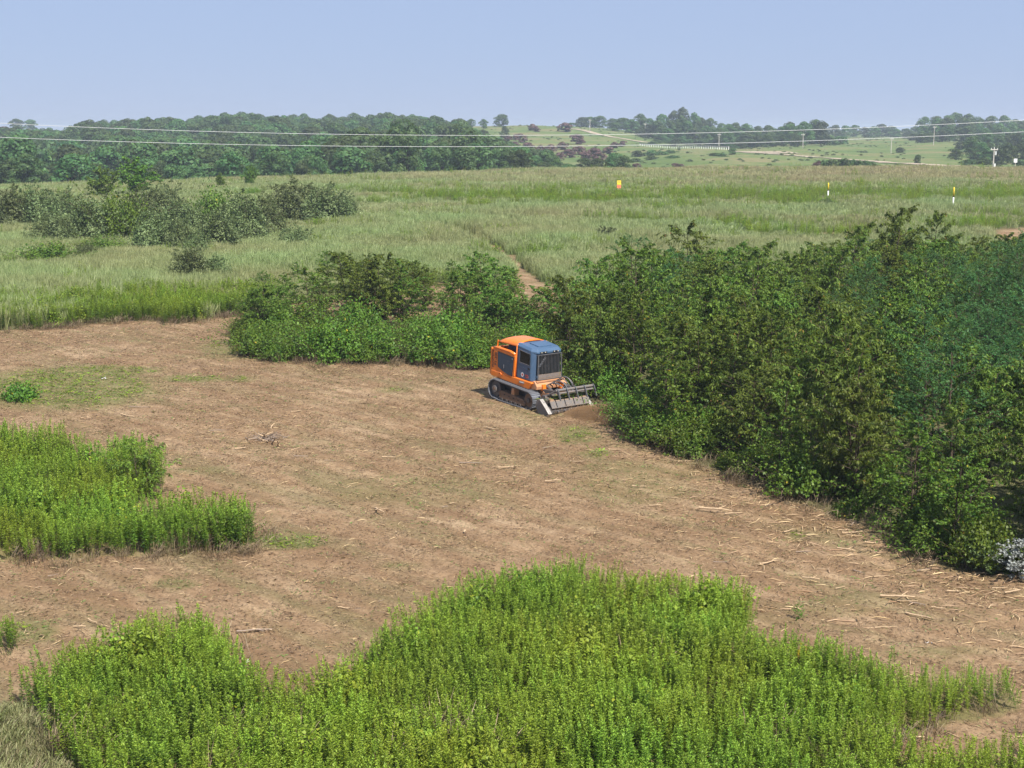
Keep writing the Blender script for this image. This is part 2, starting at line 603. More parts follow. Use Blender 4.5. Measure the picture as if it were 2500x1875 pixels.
# ------------------------------------------------------------------ the ground
def soil_material():
    t = NT('ground_soil')
    pos = t.n('ShaderNodeNewGeometry').outputs['Position']
    cl = t.attr('cl')
    gr = t.attr('gr')
    fa = t.attr('fa')
    big = t.noise(.22, 5, .6, pos)
    med = t.noise(1.3, 6, .65, pos)
    fine = t.noise(9.0, 6, .75, pos)
    # streaks left by the tracks: noise stretched along the driving direction
    mp = t.n('ShaderNodeMapping')
    mp.vector_type = 'TEXTURE'
    mp.inputs['Rotation'].default_value = (0, 0, rad(-43))
    mp.inputs['Scale'].default_value = (4.5, .7, 1)
    t.l(pos, mp.inputs['Vector'])
    stre = t.noise(1.0, 6, .65, mp.outputs[0])
    soil = t.ramp(t.math('ADD', t.math('MULTIPLY', stre, .6), t.math('MULTIPLY', big, .4)), [(.36, (.165, .098, .052)), (.5, (.25, .165, .094)), (.62, (.36, .255, .155))])
    soil = t.mixc(t.ramp(med, [(.42, 0.0), (.7, .75)]), soil, (.165, .10, .054))
    soil = t.mixc(t.ramp(t.noise(.55, 5, .6, mp.outputs[0]), [(.5, 0.0), (.68, .55)]), soil, (.135, .125, .055))
    soil = t.mixc(t.ramp(fine, [(.46, 0.0), (.66, .75)]), soil, (.095, .06, .034))
    soil = t.mixc(t.math('MULTIPLY', gr, t.ramp(med, [(.3, .4), (.6, .95)])), soil, (.125, .125, .045))
    under = t.mixc(big, (.07, .075, .03), (.13, .12, .055))
    # far hillsides: dry and green grass seen from too far to tell the blades
    fb = t.noise(.03, 6, .65, pos)
    ff = t.noise(.35, 6, .75, pos)
    hill = t.ramp(fb, [(.36, (.075, .12, .03)), (.5, (.125, .16, .05)), (.62, (.20, .17, .08))])
    hill = t.mixc(t.ramp(ff, [(.45, 0.0), (.7, .8)]), hill, (.06, .095, .025))
    c = t.mixc(fa, under, hill)
    c = t.mixc(cl, c, soil)
    b = t.n('ShaderNodeBsdfPrincipled')
    t.l(c, b.inputs['Base Color'])
    b.inputs['Roughness'].default_value = .95
    b.inputs['Specular IOR Level'].default_value = .1
    bp = t.n('ShaderNodeBump')
    bp.inputs['Strength'].default_value = .55
    bp.inputs['Distance'].default_value = .10
    hgt = t.math('ADD', t.math('MULTIPLY', t.noise(4.0, 8, .75, pos), 1.0), t.math('MULTIPLY', stre, .8))
    t.l(hgt, bp.inputs['Height'])
    t.l(bp.outputs[0], b.inputs['Normal'])
    t.l(b.outputs[0], t.out.inputs['Surface'])
    return t.m


def build_ground():
    ys = [np.linspace(-40, 24, 24), np.arange(24.4, 84, .24)]
    yy = 84.0
    far_rows = []
    while yy < 6000:
        far_rows.append(yy)
        yy *= 1.0105 if yy < 1100 else 1.06
    ys = np.concatenate([ys[0], ys[1], np.array(far_rows)])
    tt = np.concatenate([np.linspace(-.95, -.42, 40, endpoint=False), np.linspace(-.42, .42, 330), np.linspace(.42, .95, 41)[1:]])
    Y, T = np.meshgrid(ys, tt, indexing='ij')
    X = T * (Y + 45.0)
    Z = terrain(X, Y)
    px, py = proj(X, np.maximum(Y, 14.0), Z)
    cl = pip(px, py, CLEAR) | pip(px, py, CLEAR2) | pip(px, py, TRAIL)
    for b in BARE:
        cl |= pip(px, py, b)
    cl = cl & (Y < 230)
    cl &= ~(pip(px, py, DRYFG))
    cl = cl.astype(float)
    k = 3
    cl = _blur(_blur(cl, k, 0), k, 1)
    gr = np.zeros_like(cl)
    for (cx, cy_), (w, h), a in GREENISH:
        gr = np.maximum(gr, a * (1 - smooth(((px - cx) / w) ** 2 + ((py - cy_) / h) ** 2, .3, 1.4)))
    gr = np.maximum(gr, .75 * pip(px, py, FG))
    gr = np.maximum(gr, .6 * pip(px, py, LP))
    fa = smooth(Y, 250, 330)
    n0, n1 = Y.shape
    idx = np.arange(n0 * n1).reshape(n0, n1)
    q = np.stack([idx[:-1, :-1], idx[:-1, 1:], idx[1:, 1:], idx[1:, :-1]], -1).reshape(-1, 4)
    # roughness of the torn soil itself
    rel = .035 * wave(X, Y, .55, 5.) + .03 * wave(X * .35 + Y * .2, Y, .5, 8.)
    Z = Z + rel * cl
    me = mesh_np('ground', np.stack([X, Y, Z], -1).reshape(-1, 3), q, soil_material(), {'cl': cl.ravel(), 'gr': gr.ravel(), 'fa': fa.ravel()}, True)
    ob = put('ground', me)
    tag(ob, 'torn brown soil of the clearing running out into the grassy hills', 'ground', kind='structure')
    return ob


build_ground()


# ------------------------------------------------------------------ plant parts
def unit(v):
    return v / np.maximum(np.linalg.norm(v, axis=-1, keepdims=True), 1e-9)


def leaves(p, d, L, W, fold=.12, up=None, lv=None, r=rng):
    """folded rhombic leaves: base p, direction d, length L, width W -> verts, quads, lv"""
    n = len(p)
    d = unit(d)
    if up is None:
        up = np.tile(np.array([0, 0, 1.0]), (n, 1)) + r.normal(0, .45, (n, 3))
    s = unit(np.cross(d, up))
    nn = np.cross(s, d)
    L = np.broadcast_to(np.asarray(L, float), (n,))[:, None]
    W = np.broadcast_to(np.asarray(W, float), (n,))[:, None]
    mid = p + d * L * .45
    v = np.stack([p, mid + s * W / 2 + nn * fold * W, p + d * L - nn * .12 * L, mid - s * W / 2 + nn * fold * W], 1).reshape(-1, 3)
    f = np.arange(4 * n).reshape(n, 4)
    if lv is None:
        lv = r.random(n)
    return v, f, np.repeat(lv, 4)


def tubes(polys, radii, n=5):
    """many tapering branches as one wood mesh"""
    V = []
    Fq = []
    o = 0
    ang = np.arange(n) * 2 * np.pi / n
    for P, R_ in zip(polys, radii):
        P = np.asarray(P, float)
        m = len(P)
        d = unit(np.gradient(P, axis=0))
        ref = np.where(np.abs(d[:, 2:3]) > .9, np.array([[1., 0, 0]]), np.array([[0, 0, 1.]]))
        a = unit(np.cross(d, ref))
        b = np.cross(d, a)
        ring = P[:, None, :] + (a[:, None, :] * np.cos(ang)[None, :, None] + b[:, None, :] * np.sin(ang)[None, :, None]) * np.asarray(R_)[:, None, None]
        V.append(ring.reshape(-1, 3))
        i = np.arange(m - 1)[:, None] * n
        k = np.arange(n)[None, :]
        k2 = (k + 1) % n
        Fq.append((np.stack([i + k, i + k2, i + n + k2, i + n + k], -1) + o).reshape(-1, 4))
        o += m * n
    return np.concatenate(V), np.concatenate(Fq)


def gen_tree(seed, H=4.5, R=1.4, nstem=2, nbr=26, ntw=9, nlf=13, L=.12, W=.04, droop=.7, bare=.12, sr=.05, arch=.5, prof=None, spread=.35, pinnate=False, tw=.5, lean=.12):
    r = np.random.default_rng(seed)
    polys, radii = [], []
    TP, TD, TL = [], [], []
    for s in range(nstem):
        h = H * (1 if s == 0 else r.uniform(.65, .95))
        az = r.uniform(0, 6.28)
        base = np.array([math.cos(az), math.sin(az), 0]) * spread * (s > 0) * r.uniform(.2, 1)
        le = np.array([math.cos(az), math.sin(az), 0]) * r.uniform(.3, 1) * lean * h * (1 + (s > 0))
        u = np.linspace(0, 1, 8)
        P = base + np.outer(u, [0, 0, h]) + np.outer(u ** 1.6, le) + r.normal(0, .03, (8, 3)) * np.minimum(u * 3, 1)[:, None]
        P[0, 2] = -.15
        polys.append(P)
        radii.append(sr * (1 - .85 * u) * (h / H))
        nb = int(nbr * (1 if s == 0 else .65))
        for b in range(nb):
            q = bare + (1 - bare) * (b + r.random()) / nb
            st = np.array([np.interp(q, u, P[:, k]) for k in range(3)])
            az = b * 2.4 + r.normal(0, .5)
            pr = prof(q) if prof else (.35 + 1.1 * math.sin(math.pi * min(1, (q - bare * .5)) ** .9)) * .8
            ln = max(.25, R * pr * r.uniform(.65, 1.15))
            el = r.uniform(.15, .6) + .7 * max(0, q - .6)
            d0 = np.array([math.cos(az) * math.cos(el), math.sin(az) * math.cos(el), math.sin(el)])
            w = np.linspace(0, 1, 5)
            B = st + np.outer(w * ln, d0) + np.outer(w ** 2 * ln * r.uniform(-.45, .15) * arch, [0, 0, 1.]) + r.normal(0, .03, (5, 3)) * w[:, None]
            polys.append(B)
            radii.append(np.maximum(sr * .35 * (1 - q * .5) * (1 - .8 * w), .004))
            for k in range(ntw):
                ww = .18 + .82 * (k + r.random()) / ntw
                sp = np.array([np.interp(ww, w, B[:, c]) for c in range(3)])
                td = unit(d0 * .7 + r.normal(0, .55, 3) + np.array([0, 0, .15]))
                TP.append(sp)
                TD.append(td)
                TL.append(tw * ln * r.uniform(.3, .7) * (1.15 - .5 * ww))
    TP, TD, TL = np.array(TP), np.array(TD), np.array(TL)
    n = len(TP)
    ww = np.linspace(.12, 1.0, nlf)[None, :] + r.normal(0, .03, (n, nlf))
    pos = TP[:, None, :] + TD[:, None, :] * (TL[:, None] * ww)[..., None]
    pos[..., 2] -= (ww ** 2) * TL[:, None] * .35 * droop
    side = np.where(np.arange(nlf) % 2 == 0, 1.0, -1.0)[None, :, None]
    sv = unit(np.cross(TD, np.array([0, 0, 1.])) + 1e-3)[:, None, :] * side
    ld = TD[:, None, :] * .5 + sv * .75 + r.normal(0, .35, (n, nlf, 3))
    ld[..., 2] -= droop
    lp = pos.reshape(-1, 3)
    ld = ld.reshape(-1, 3)
    m = len(lp)
    tint = np.repeat(r.normal(0, .16, n), nlf)
    lv = np.clip(.42 + tint + r.normal(0, .2, m), 0, .92)
    lv = np.where(r.random(m) < .012, .98, lv)
    keep = lp[:, 2] > .08
    v, f, lv = leaves(lp[keep], ld[keep], L * r.uniform(.65, 1.2, keep.sum()), W * r.uniform(.75, 1.2, keep.sum()), lv=lv[keep], r=r)
    wv, wf = tubes(polys, radii)
    return (wv, wf), (v, f, lv)


def gen_mound(seed, R=1.0, H=1.3, n=2600, L=.12, W=.1, canes=26, yellow=.02, lob=6, droop=.15, skirt=0.0):
    """bramble or vine heap: leaves through a lumpy dome, canes below"""
    r = np.random.default_rng(seed)
    az = r.uniform(0, 2 * np.pi, n)
    cz = r.uniform(-.12, 1, n)
    ph = r.uniform(0, 6.28, 6)
    lump = 1 + .16 * np.sin(lob * az + ph[0]) + .13 * np.sin(3 * az + 4 * cz + ph[1]) + .1 * np.sin(11 * az + 7 * cz + ph[2])
    rr = lump * (1 - .55 * r.random(n) ** 2.2)
    hor = np.sqrt(np.maximum(0, 1 - np.clip(cz, 0, 1) ** 2))
    p = np.stack([R * rr * hor * np.cos(az), R * rr * hor * np.sin(az), H * (.08 + .92 * rr * np.clip(cz, 0, 1)) + np.minimum(cz, 0) * -.3], -1)
    p[:, 2] += r.normal(0, .06, n)
    p[:, 2] = np.maximum(p[:, 2], .03) + skirt * H * (1 - np.clip(cz, 0, 1)) * (.6 + .5 * np.sin(2 * az + ph[4]))
    out = np.stack([hor * np.cos(az), hor * np.sin(az), .55 + cz * .4], -1)
    d = r.normal(0, .7, (n, 3)) + out * .35
    d[:, 2] -= droop
    up = unit(out) + r.normal(0, .35, (n, 3))
    lv = np.clip(.45 + .16 * np.sin(5 * az + ph[3]) + r.normal(0, .2, n), 0, .92)
    lv = np.where(r.random(n) < yellow, .98, lv)
    # long shoots that break the outline
    ex_p, ex_d, polys, radii = [], [], [], []
    for c in range(canes):
        a = r.uniform(0, 6.28)
        ln = r.uniform(.5, 1.25) * H
        st = np.array([math.cos(a), math.sin(a), 0]) * R * r.uniform(.05, .8)
        st[2] = -.05
        dv = np.array([math.cos(a) * .55, math.sin(a) * .55, 1.0]) + r.normal(0, .25, 3)
        w = np.linspace(0, 1, 5)
        B = st + np.outer(w * ln, dv) + np.outer(w ** 2 * ln, [math.cos(a) * .35, math.sin(a) * .35, -.35])
        polys.append(B)
        radii.append(.011 * (1 - .7 * w))
        for k in range(12):
            ww = .35 + .65 * k / 11
            ex_p.append([np.interp(ww, w, B[:, j]) for j in range(3)])
            ex_d.append(dv * .3 + r.normal(0, .6, 3))
    ex_p, ex_d = np.array(ex_p), np.array(ex_d)
    P = np.concatenate([p, ex_p])
    D = np.concatenate([d, ex_d])
    U = np.concatenate([up, np.tile([0, 0, 1.], (len(ex_p), 1)) + r.normal(0, .4, (len(ex_p), 3))])
    lv = np.concatenate([lv, np.clip(r.normal(.55, .2, len(ex_p)), 0, .92)])
    m = len(P)
    lf = leaves(P, D, L * r.uniform(.6, 1.25, m), W * r.uniform(.7, 1.2, m), up=U, lv=lv, r=r)
    return tubes(polys, radii, 4), lf


def gen_far(seed, H=12., R=5., n=2000, q=.75, trunk=.18, nl=14, low=.18, flat=1.0):
    """tree seen from hundreds of metres: leaf clumps on lobes, trunk and limbs"""
    r = np.random.default_rng(seed)
    polys, radii = [], []
    u = np.linspace(0, 1, 6)
    P = np.outer(u, [0, 0, H * .75]) + r.normal(0, .12, (6, 3)) * u[:, None]
    P[0, 2] = -.6
    polys.append(P)
    radii.append(trunk * (1 - .75 * u))
    cs, rs = [], []
    for k in range(nl):
        a = k * 2.4 + r.normal(0, .4)
        hz = low + (1 - low) * ((k + .5) / nl) ** .85
        prof = math.sin(math.pi * (.12 + .8 * hz)) ** .7
        rad_ = R * prof * r.uniform(.35, .75) * (k < nl - 1)
        c = np.array([math.cos(a) * rad_, math.sin(a) * rad_, H * (hz * .86)])
        cs.append(c)
        rs.append(R * r.uniform(.34, .52))
        b0 = np.array([0, 0, max(.12, hz - .2) * H * .72])
        w = np.linspace(0, 1, 4)
        polys.append(b0 + np.outer(w, c - b0))
        radii.append(trunk * .4 * (1 - .75 * w))
    k = r.integers(0, nl, n)
    cs, rs = np.array(cs), np.array(rs)
    dv = unit(r.normal(0, 1, (n, 3)))
    dv[:, 2] = np.where(dv[:, 2] < -.35, -dv[:, 2], dv[:, 2])
    p = cs[k] + dv * (rs[k] * (1 - .35 * r.random(n) ** 2))[:, None] * np.array([1, 1, .8 * flat])
    d = np.cross(dv, r.normal(0, 1, (n, 3)))
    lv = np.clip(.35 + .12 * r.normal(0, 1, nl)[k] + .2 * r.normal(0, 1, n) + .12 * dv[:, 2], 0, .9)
    s = q * r.uniform(.6, 1.3, n)
    p = p - unit(d) * s[:, None] * .5
    p[:, 2] = np.maximum(p[:, 2], .1)
    return tubes(polys, radii, 5), leaves(p, d, s, s * .8, up=dv + r.normal(0, .45, (n, 3)), lv=lv, fold=.1, r=r)


def tree_proto(name, gen, leafmat, barkmat=None):
    (wv, wf), (lv_, lf, la) = gen
    return (mesh_np(name + '_trunk', wv, wf, barkmat or M['bark'], None, True), mesh_np(name + '_crown', lv_, lf, leafmat, {'lv': la}))


def plant(name, proto, loc, sc=1.0, rz=0.0, label=None, cat='tree', group=None, parts=('trunk', 'crown'), scz=None, tilt=(0, 0)):
    s = (sc, sc, sc if scz is None else scz)
    e = empty(name, loc, (tilt[0], tilt[1], rz), s)
    put(parts[0], proto[0], e)
    put(parts[1], proto[1], e)
    tag(e, label, cat, group)
    return e


PR = {}
PR['cherry'] = [tree_proto('cherry', gen_tree(10 + k, H=4.4, R=1.25 + .12 * k, nstem=2 + k % 3, nbr=30, ntw=10, nlf=13, L=.155, W=.055, droop=.8), M['cherry']) for k in range(5)]
PR['broad'] = [tree_proto('broad', gen_tree(30 + k, H=4.0, R=1.3, nstem=3, nbr=26, ntw=8, nlf=11, L=.12, W=.075, droop=.35, bare=.06), M['maple']) for k in range(3)]
PR['locust'] = [tree_proto('locust', gen_tree(40 + k, H=4.6, R=1.7, nstem=2, nbr=26, ntw=11, nlf=22, L=.085, W=.045, droop=.3, tw=.8), M['locust']) for k in range(2)]
PR['vine'] = [tree_proto('vine', gen_mound(50 + k, R=1.05, H=1.45, n=2900, L=.115, W=.09, yellow=.005, canes=60, skirt=.16), M['maple']) for k in range(4)]
PR['low'] = [tree_proto('low', gen_mound(60 + k, R=.6, H=.6, n=1200, L=.10, W=.08, canes=14, yellow=.01), M['maple']) for k in range(2)]
def merge(g1, g2):
    (w1, f1), (l1, q1, a1) = g1
    (w2, f2), (l2, q2, a2) = g2
    return (np.concatenate([w1, w2]), np.concatenate([f1, f2 + len(w1)])), (np.concatenate([l1, l2]), np.concatenate([q1, q2 + len(l1)]), np.concatenate([a1, a2]))


PR['olive'] = [tree_proto('olive', merge(gen_tree(70 + k, H=3.2, R=1.5, nstem=5, nbr=16, ntw=8, nlf=13, L=.13, W=.06, droop=.0, bare=.05, spread=.7, sr=.035, lean=.28, arch=.8),
                                        gen_mound(75 + k, R=1.9, H=2.5, n=8500, L=.19, W=.10, canes=26, yellow=0, lob=4)), M['olive']) for k in range(4)]
PR['sap'] = [tree_proto('sap', gen_tree(80 + k, H=1.9, R=.95, nstem=2, nbr=15, ntw=6, nlf=15, L=.13, W=.035, droop=.55, bare=.1, sr=.02), M['sapling']) for k in range(2)]
PR['silver'] = [tree_proto('silver', gen_tree(90, H=1.6, R=.8, nstem=4, nbr=16, ntw=7, nlf=12, L=.09, W=.06, droop=.0, bare=.05, sr=.02, lean=.3), M['silver'])]
PR['pale'] = [tree_proto('pale', gen_tree(91, H=1.2, R=.8, nstem=4, nbr=16, ntw=7, nlf=12, L=.09, W=.05, droop=.1, bare=.05, sr=.02, lean=.3), M['olive'])]
PR['far'] = [tree_proto('far', gen_far(100 + k, H=12 + k % 3, R=4.8 + .4 * (k % 2), n=2600, q=.66, nl=13 + k, low=.04), M['wood_far']) for k in range(6)]
PR['farlow'] = [tree_proto('farlow', gen_far(120 + k, H=4.2, R=2.6, n=900, q=.5, nl=9, low=.05), M['wood_far']) for k in range(3)]
PR['mauve'] = [tree_proto('mauve', gen_far(130 + k, H=4.6, R=2.2, n=700, q=.6, nl=9, low=.05), M['mauve']) for k in range(2)]
PR['lone'] = [tree_proto('lone', gen_tree(140 + k, H=5.5, R=2.5, nstem=3, nbr=20, ntw=9, nlf=14, L=.36, W=.21, droop=.1, bare=.2, sr=.09, lean=.25), M['lone']) for k in range(2)]


# ------------------------------------------------------------------ ground cover prototypes
def gen_weed(seed, H=1.1, stems=3, rad_=.17, nl=60, L=.108, W=.025, tip=.72):
    r = np.random.default_rng(seed)
    P, D, LL, LV, polys, radii = [], [], [], [], [], []
    for s in range(stems):
        a = r.uniform(0, 6.28)
        b = np.array([math.cos(a), math.sin(a), 0]) * rad_ * math.sqrt(r.random())
        h = H * r.uniform(.78, 1.1)
        lean = r.normal(0, .09, 2) * h
        u = np.linspace(0, 1, 4)
        S = np.stack([b[0] + lean[0] * u ** 1.5, b[1] + lean[1] * u ** 1.5, h * u], -1)
        polys.append(S)
        radii.append(.006 * (1 - .6 * u))
        q = np.linspace(.18, 1, nl) ** .85
        az = np.arange(nl) * 2.4 + r.normal(0, .3, nl)
        pos = np.stack([np.interp(q, u, S[:, k]) for k in range(3)], -1)
        el = .15 + .75 * q ** 3 + r.normal(0, .15, nl)
        d = np.stack([np.cos(az) * np.cos(el), np.sin(az) * np.cos(el), np.sin(el)], -1)
        P.append(pos)
        D.append(d)
        LL.append(L * (1.05 - .55 * q ** 2) * r.uniform(.8, 1.2, nl))
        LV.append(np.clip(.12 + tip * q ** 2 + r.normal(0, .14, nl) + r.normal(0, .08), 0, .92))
    P, D, LL, LV = map(np.concatenate, (P, D, LL, LV))
    lf = leaves(P, D, LL, W * r.uniform(.8, 1.25, len(P)), lv=LV, r=r)
    wv, wf = tubes(polys, radii, 3)
    v = np.concatenate([lf[0], wv])
    f = np.concatenate([lf[1], wf + len(lf[0])])
    return v, f, np.concatenate([lf[2], np.full(len(wv), .25)])


def gen_grass(seed, H=1.2, n=90, rad_=.38, w=.009, bend=.2, head=.3):
    r = np.random.default_rng(seed)
    a = r.uniform(0, 6.28, n)
    rr = rad_ * np.sqrt(r.random(n))
    b = np.stack([np.cos(a) * rr, np.sin(a) * rr, np.zeros(n)], -1)
    h = H * r.uniform(.55, 1.1, n)
    az = r.uniform(0, 6.28, n)
    bd = bend * h * r.uniform(.2, 1.2, n)
    dirx = np.stack([np.cos(az), np.sin(az), np.zeros(n)], -1)
    sd = np.stack([-np.sin(az + .8), np.cos(az + .8), np.zeros(n)], -1)
    vs = []
    hd = r.random(n) < head
    for q, ww in ((0, 1.0), (.5, .9), (.8, .7), (1, .25)):
        c = b + np.outer(h * q * (1 - .12 * q), [0, 0, 1]) + dirx * (bd * q ** 2)[:, None]
        wq = w * ww * np.where(hd & (q > .6), 1.9, 1.0)
        vs += [c - sd * wq[:, None], c + sd * wq[:, None]]
    v = np.stack(vs, 1).reshape(-1, 3)
    o = np.arange(n)[:, None] * 8
    f = np.concatenate([o + np.array([[0, 1, 3, 2]]), o + np.array([[2, 3, 5, 4]]), o + np.array([[4, 5, 7, 6]])])
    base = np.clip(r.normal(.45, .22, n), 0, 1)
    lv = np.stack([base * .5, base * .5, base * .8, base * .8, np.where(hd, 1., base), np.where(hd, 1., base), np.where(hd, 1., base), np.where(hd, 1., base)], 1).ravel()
    return v, f, lv


def gen_bits(seed, n=11, R=.24, L=.10, W=.017):
    r = np.random.default_rng(seed)
    p = np.stack([r.normal(0, R * .6, n), r.normal(0, R * .6, n), r.uniform(.005, .03, n)], -1)
    az = r.uniform(0, 6.28, n)
    d = np.stack([np.cos(az), np.sin(az), r.normal(.05, .2, n)], -1)
    return leaves(p, d, L * r.uniform(.4, 1.5, n), W * r.uniform(.4, 1.2, n), r=r)


def gen_sliver(seed, L=.3, W=.022):
    r = np.random.default_rng(seed)
    pts = [(-L / 2, 0, .0), (-L * .15, r.normal(0, .02), W * .8), (L * .2, r.normal(0, .02), W * .9), (L / 2, r.normal(0, .03), .0)]
    v, f = tubes([pts], [np.array([.25, 1, .8, .1]) * W / 2], 4)
    return v, f, np.full(len(v), r.uniform(.2, .9))


def protos(nm, gens, mat):
    return [mesh_np(nm, v, f, mat, {'lv': a}) for v, f, a in gens]


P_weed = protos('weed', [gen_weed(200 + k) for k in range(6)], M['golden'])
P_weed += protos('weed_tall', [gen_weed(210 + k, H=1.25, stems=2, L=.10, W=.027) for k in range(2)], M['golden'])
P_broad = [mesh_np('weed_broad', *gen_mound(220 + k, R=.42, H=.95, n=330, L=.10, W=.085, canes=6, yellow=.05)[1][:2], M['golden'], None) for k in range(0)]
for k in range(3):
    v, f, a = gen_mound(220 + k, R=.38, H=1.0, n=360, L=.10, W=.08, canes=6, yellow=.06)[1]
    P_weed.append(mesh_np('weed_broad', v, f, M['golden'], {'lv': a}))
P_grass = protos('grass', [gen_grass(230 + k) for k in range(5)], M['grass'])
P_dry = protos('dry', [gen_grass(240 + k, H=.8, n=46, rad_=.2, bend=.7, w=.006) for k in range(3)], M['drygrass'])
P_short = protos('short', [gen_grass(250 + k, H=.38, n=50, rad_=.3, bend=.8, w=.009) for k in range(3)], M['grass'])
P_bits = protos('bits', [gen_bits(260 + k) for k in range(5)], M['litter'])
P_cut = protos('cut', [gen_bits(270 + k, n=16, R=.3, L=.15, W=.06) for k in range(3)], M['golden'])
P_sliver = protos('sliver', [gen_sliver(280 + k) for k in range(5)], M['chip'])


def jgrid(x0, x1, y0, y1, s, r=rng):
    nx, ny = int((x1 - x0) / s), int((y1 - y0) / s)
    X, Y = np.meshgrid(x0 + s * np.arange(nx), y0 + s * np.arange(ny))
    X = X.ravel() + r.uniform(0, s, X.size)
    Y = Y.ravel() + r.uniform(0, s, Y.size)
    return X, Y


def scatter(name, protos_, X, Y, scl, idx, tint, tint2, label, cat, tilt=.12, sink=.0, flat=False):
    n = len(X)
    Z = terrain(X, Y) - sink
    rot = np.stack([rng.normal(0, tilt, n), rng.normal(0, tilt, n), rng.uniform(0, 6.283, n)], -1)
    s = np.asarray(scl)
    if s.ndim == 1:
        s = np.stack([s, s, s], -1)
    return point_cloud(name, protos_, np.stack([X, Y, Z], -1), rot, s, idx, tint, tint2, label, cat)


def tint_field(X, Y, seed, sc=2.2):
    return np.clip(.5 + .33 * wave(X, Y, sc, seed) + .15 * wave(X, Y, sc * .3, seed + 3) + rng.normal(0, .1, len(X)), 0, 1)


def weeds(name, X, Y, hs, label, cat='weeds', seed=1.0, yellow=0.15, shade=1.0):
    n = len(X)
    bro = wave(X, Y, 1.5, seed + 9) + rng.normal(0, .25, n)
    idx = np.where(bro > .86, rng.integers(8, 11, n), rng.integers(0, 8, n))
    sc = hs * rng.uniform(.75, 1.15, n) * (1 + .16 * wave(X, Y, 1.7, seed + 4))
    t2 = np.clip(yellow + .45 * wave(X, Y, 3.1, seed + 6) + rng.normal(0, .08, n), 0, .75)
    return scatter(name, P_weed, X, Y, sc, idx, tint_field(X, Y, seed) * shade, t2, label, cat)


# foreground patch
X, Y = jgrid(-17, 17, 17, 46, .23)
px, py = proj(X, Y, terrain(X, Y))
wob = 16 * wave(X, Y, 1.1, 3.)
ins = pip(px + wob, py + wob, FG)
dry = pip(px, py, DRYFG) & ins
keep = ins & ~dry & (rng.random(len(X)) < .93) & (px > -250) & (px < 2750)
edge = ~(pip(px, py - 30, FG) & pip(px - 25, py, FG) & pip(px + 25, py, FG))
hs = np.where(edge, .82, 1.0) * (1 - .3 * np.clip(wave(X, Y, 2.6, 12.) - .45, 0, 1))
right = smooth(px, 1900, 2300)
hs = hs * (1 - .2 * right)
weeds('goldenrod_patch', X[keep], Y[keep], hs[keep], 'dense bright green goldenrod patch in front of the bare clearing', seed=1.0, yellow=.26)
# left patch
X, Y = jgrid(-24, -7, 34, 58, .27)
px, py = proj(X, Y, terrain(X, Y))
wob = 10 * wave(X, Y, 1.1, 6.)
keep = (pip(px + wob, py + wob * .5, LP)) & (rng.random(len(X)) < .95) & (px > -200)
weeds('goldenrod_island', X[keep], Y[keep], np.full(keep.sum(), 1.0), 'island of green goldenrod left standing in the cleared soil', seed=2.0, yellow=.1)
X, Y = jgrid(-16, -10, 26, 40, .25)
px, py = proj(X, Y, terrain(X, Y))
keep = pip(px, py, LP2) & (px > -150)
weeds('weed_clump', X[keep], Y[keep], np.full(keep.sum(), .75), 'small clump of weeds beside a drift of cut grass', seed=3.0, yellow=.0)
# brush strip at the meadow foot
X, Y = jgrid(-36, -6, 64, 92, .34)
px, py = proj(X, Y, terrain(X, Y))
keep = pip(px + 14 * wave(X, Y, 2., 2.), py + 9 * wave(X, Y, 1.9, 7.), STRIP) & (px > -200) & (rng.random(len(X)) < .62)
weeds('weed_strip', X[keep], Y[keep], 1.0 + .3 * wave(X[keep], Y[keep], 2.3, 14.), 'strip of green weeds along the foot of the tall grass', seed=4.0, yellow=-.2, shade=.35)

# meadow: tall grass and weeds, thinning with distance
N = 90000
t = rng.uniform(-.43, .43, N)
D = 1 / rng.uniform(1 / 330., 1 / 62., N)
D = np.where(rng.random(N) < .55, rng.uniform(62, 330, N), D)
X, Y = t * D, D
px, py = proj(X, Y, terrain(X, Y))
bad = pip(px, py, CLEAR) | pip(px, py, CLEAR2) | pip(px, py, THICK) | pip(px, py, TRAIL)
for b in BARE:
    bad |= pip(px, py, b)
ok = ~bad & (py < 815)
X, Y, px, py, D = X[ok], Y[ok], px[ok], py[ok], D[ok]
band = np.exp(-((py - 487) / 22) ** 2) * smooth(px, 700, 1100) + .55 * np.exp(-((py - 560) / 30) ** 2) * smooth(px, 1300, 1700)
near = smooth(py, 690, 760)
wz = .75 * wave(X, Y, 9.0, 3.) + .5 * wave(X, Y, 3.4, 8.) + rng.normal(0, .18, len(X)) + 1.15 * band + .6 * near
is_w = wz > .62
tall = smooth(wave(X, Y, 17., 5.), -.5, .5)
g = ~is_w
n = g.sum()
seedhead = np.clip(.15 + .33 * smooth(py[g], 470, 425) + .3 * wave(X[g], Y[g], 12., 9.) + .25 * smooth(px[g], 1300, 2200) * smooth(py[g], 480, 440), 0, .8)
scx = rng.uniform(.85, 1.35, n) * (1 + .004 * np.clip(D[g] - 100, 0, 200))
scz = rng.uniform(.75, 1.1, n) * (.72 + .4 * tall[g])
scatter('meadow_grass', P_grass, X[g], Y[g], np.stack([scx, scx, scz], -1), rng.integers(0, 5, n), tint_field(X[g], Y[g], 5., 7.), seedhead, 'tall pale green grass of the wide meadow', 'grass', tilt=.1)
g = is_w
n = g.sum()
weeds('meadow_weeds', X[g], Y[g], rng.uniform(.6, .95, n) * (1 + .002 * D[g]), 'bright green weeds growing in bands through the meadow grass', seed=6., yellow=.22)

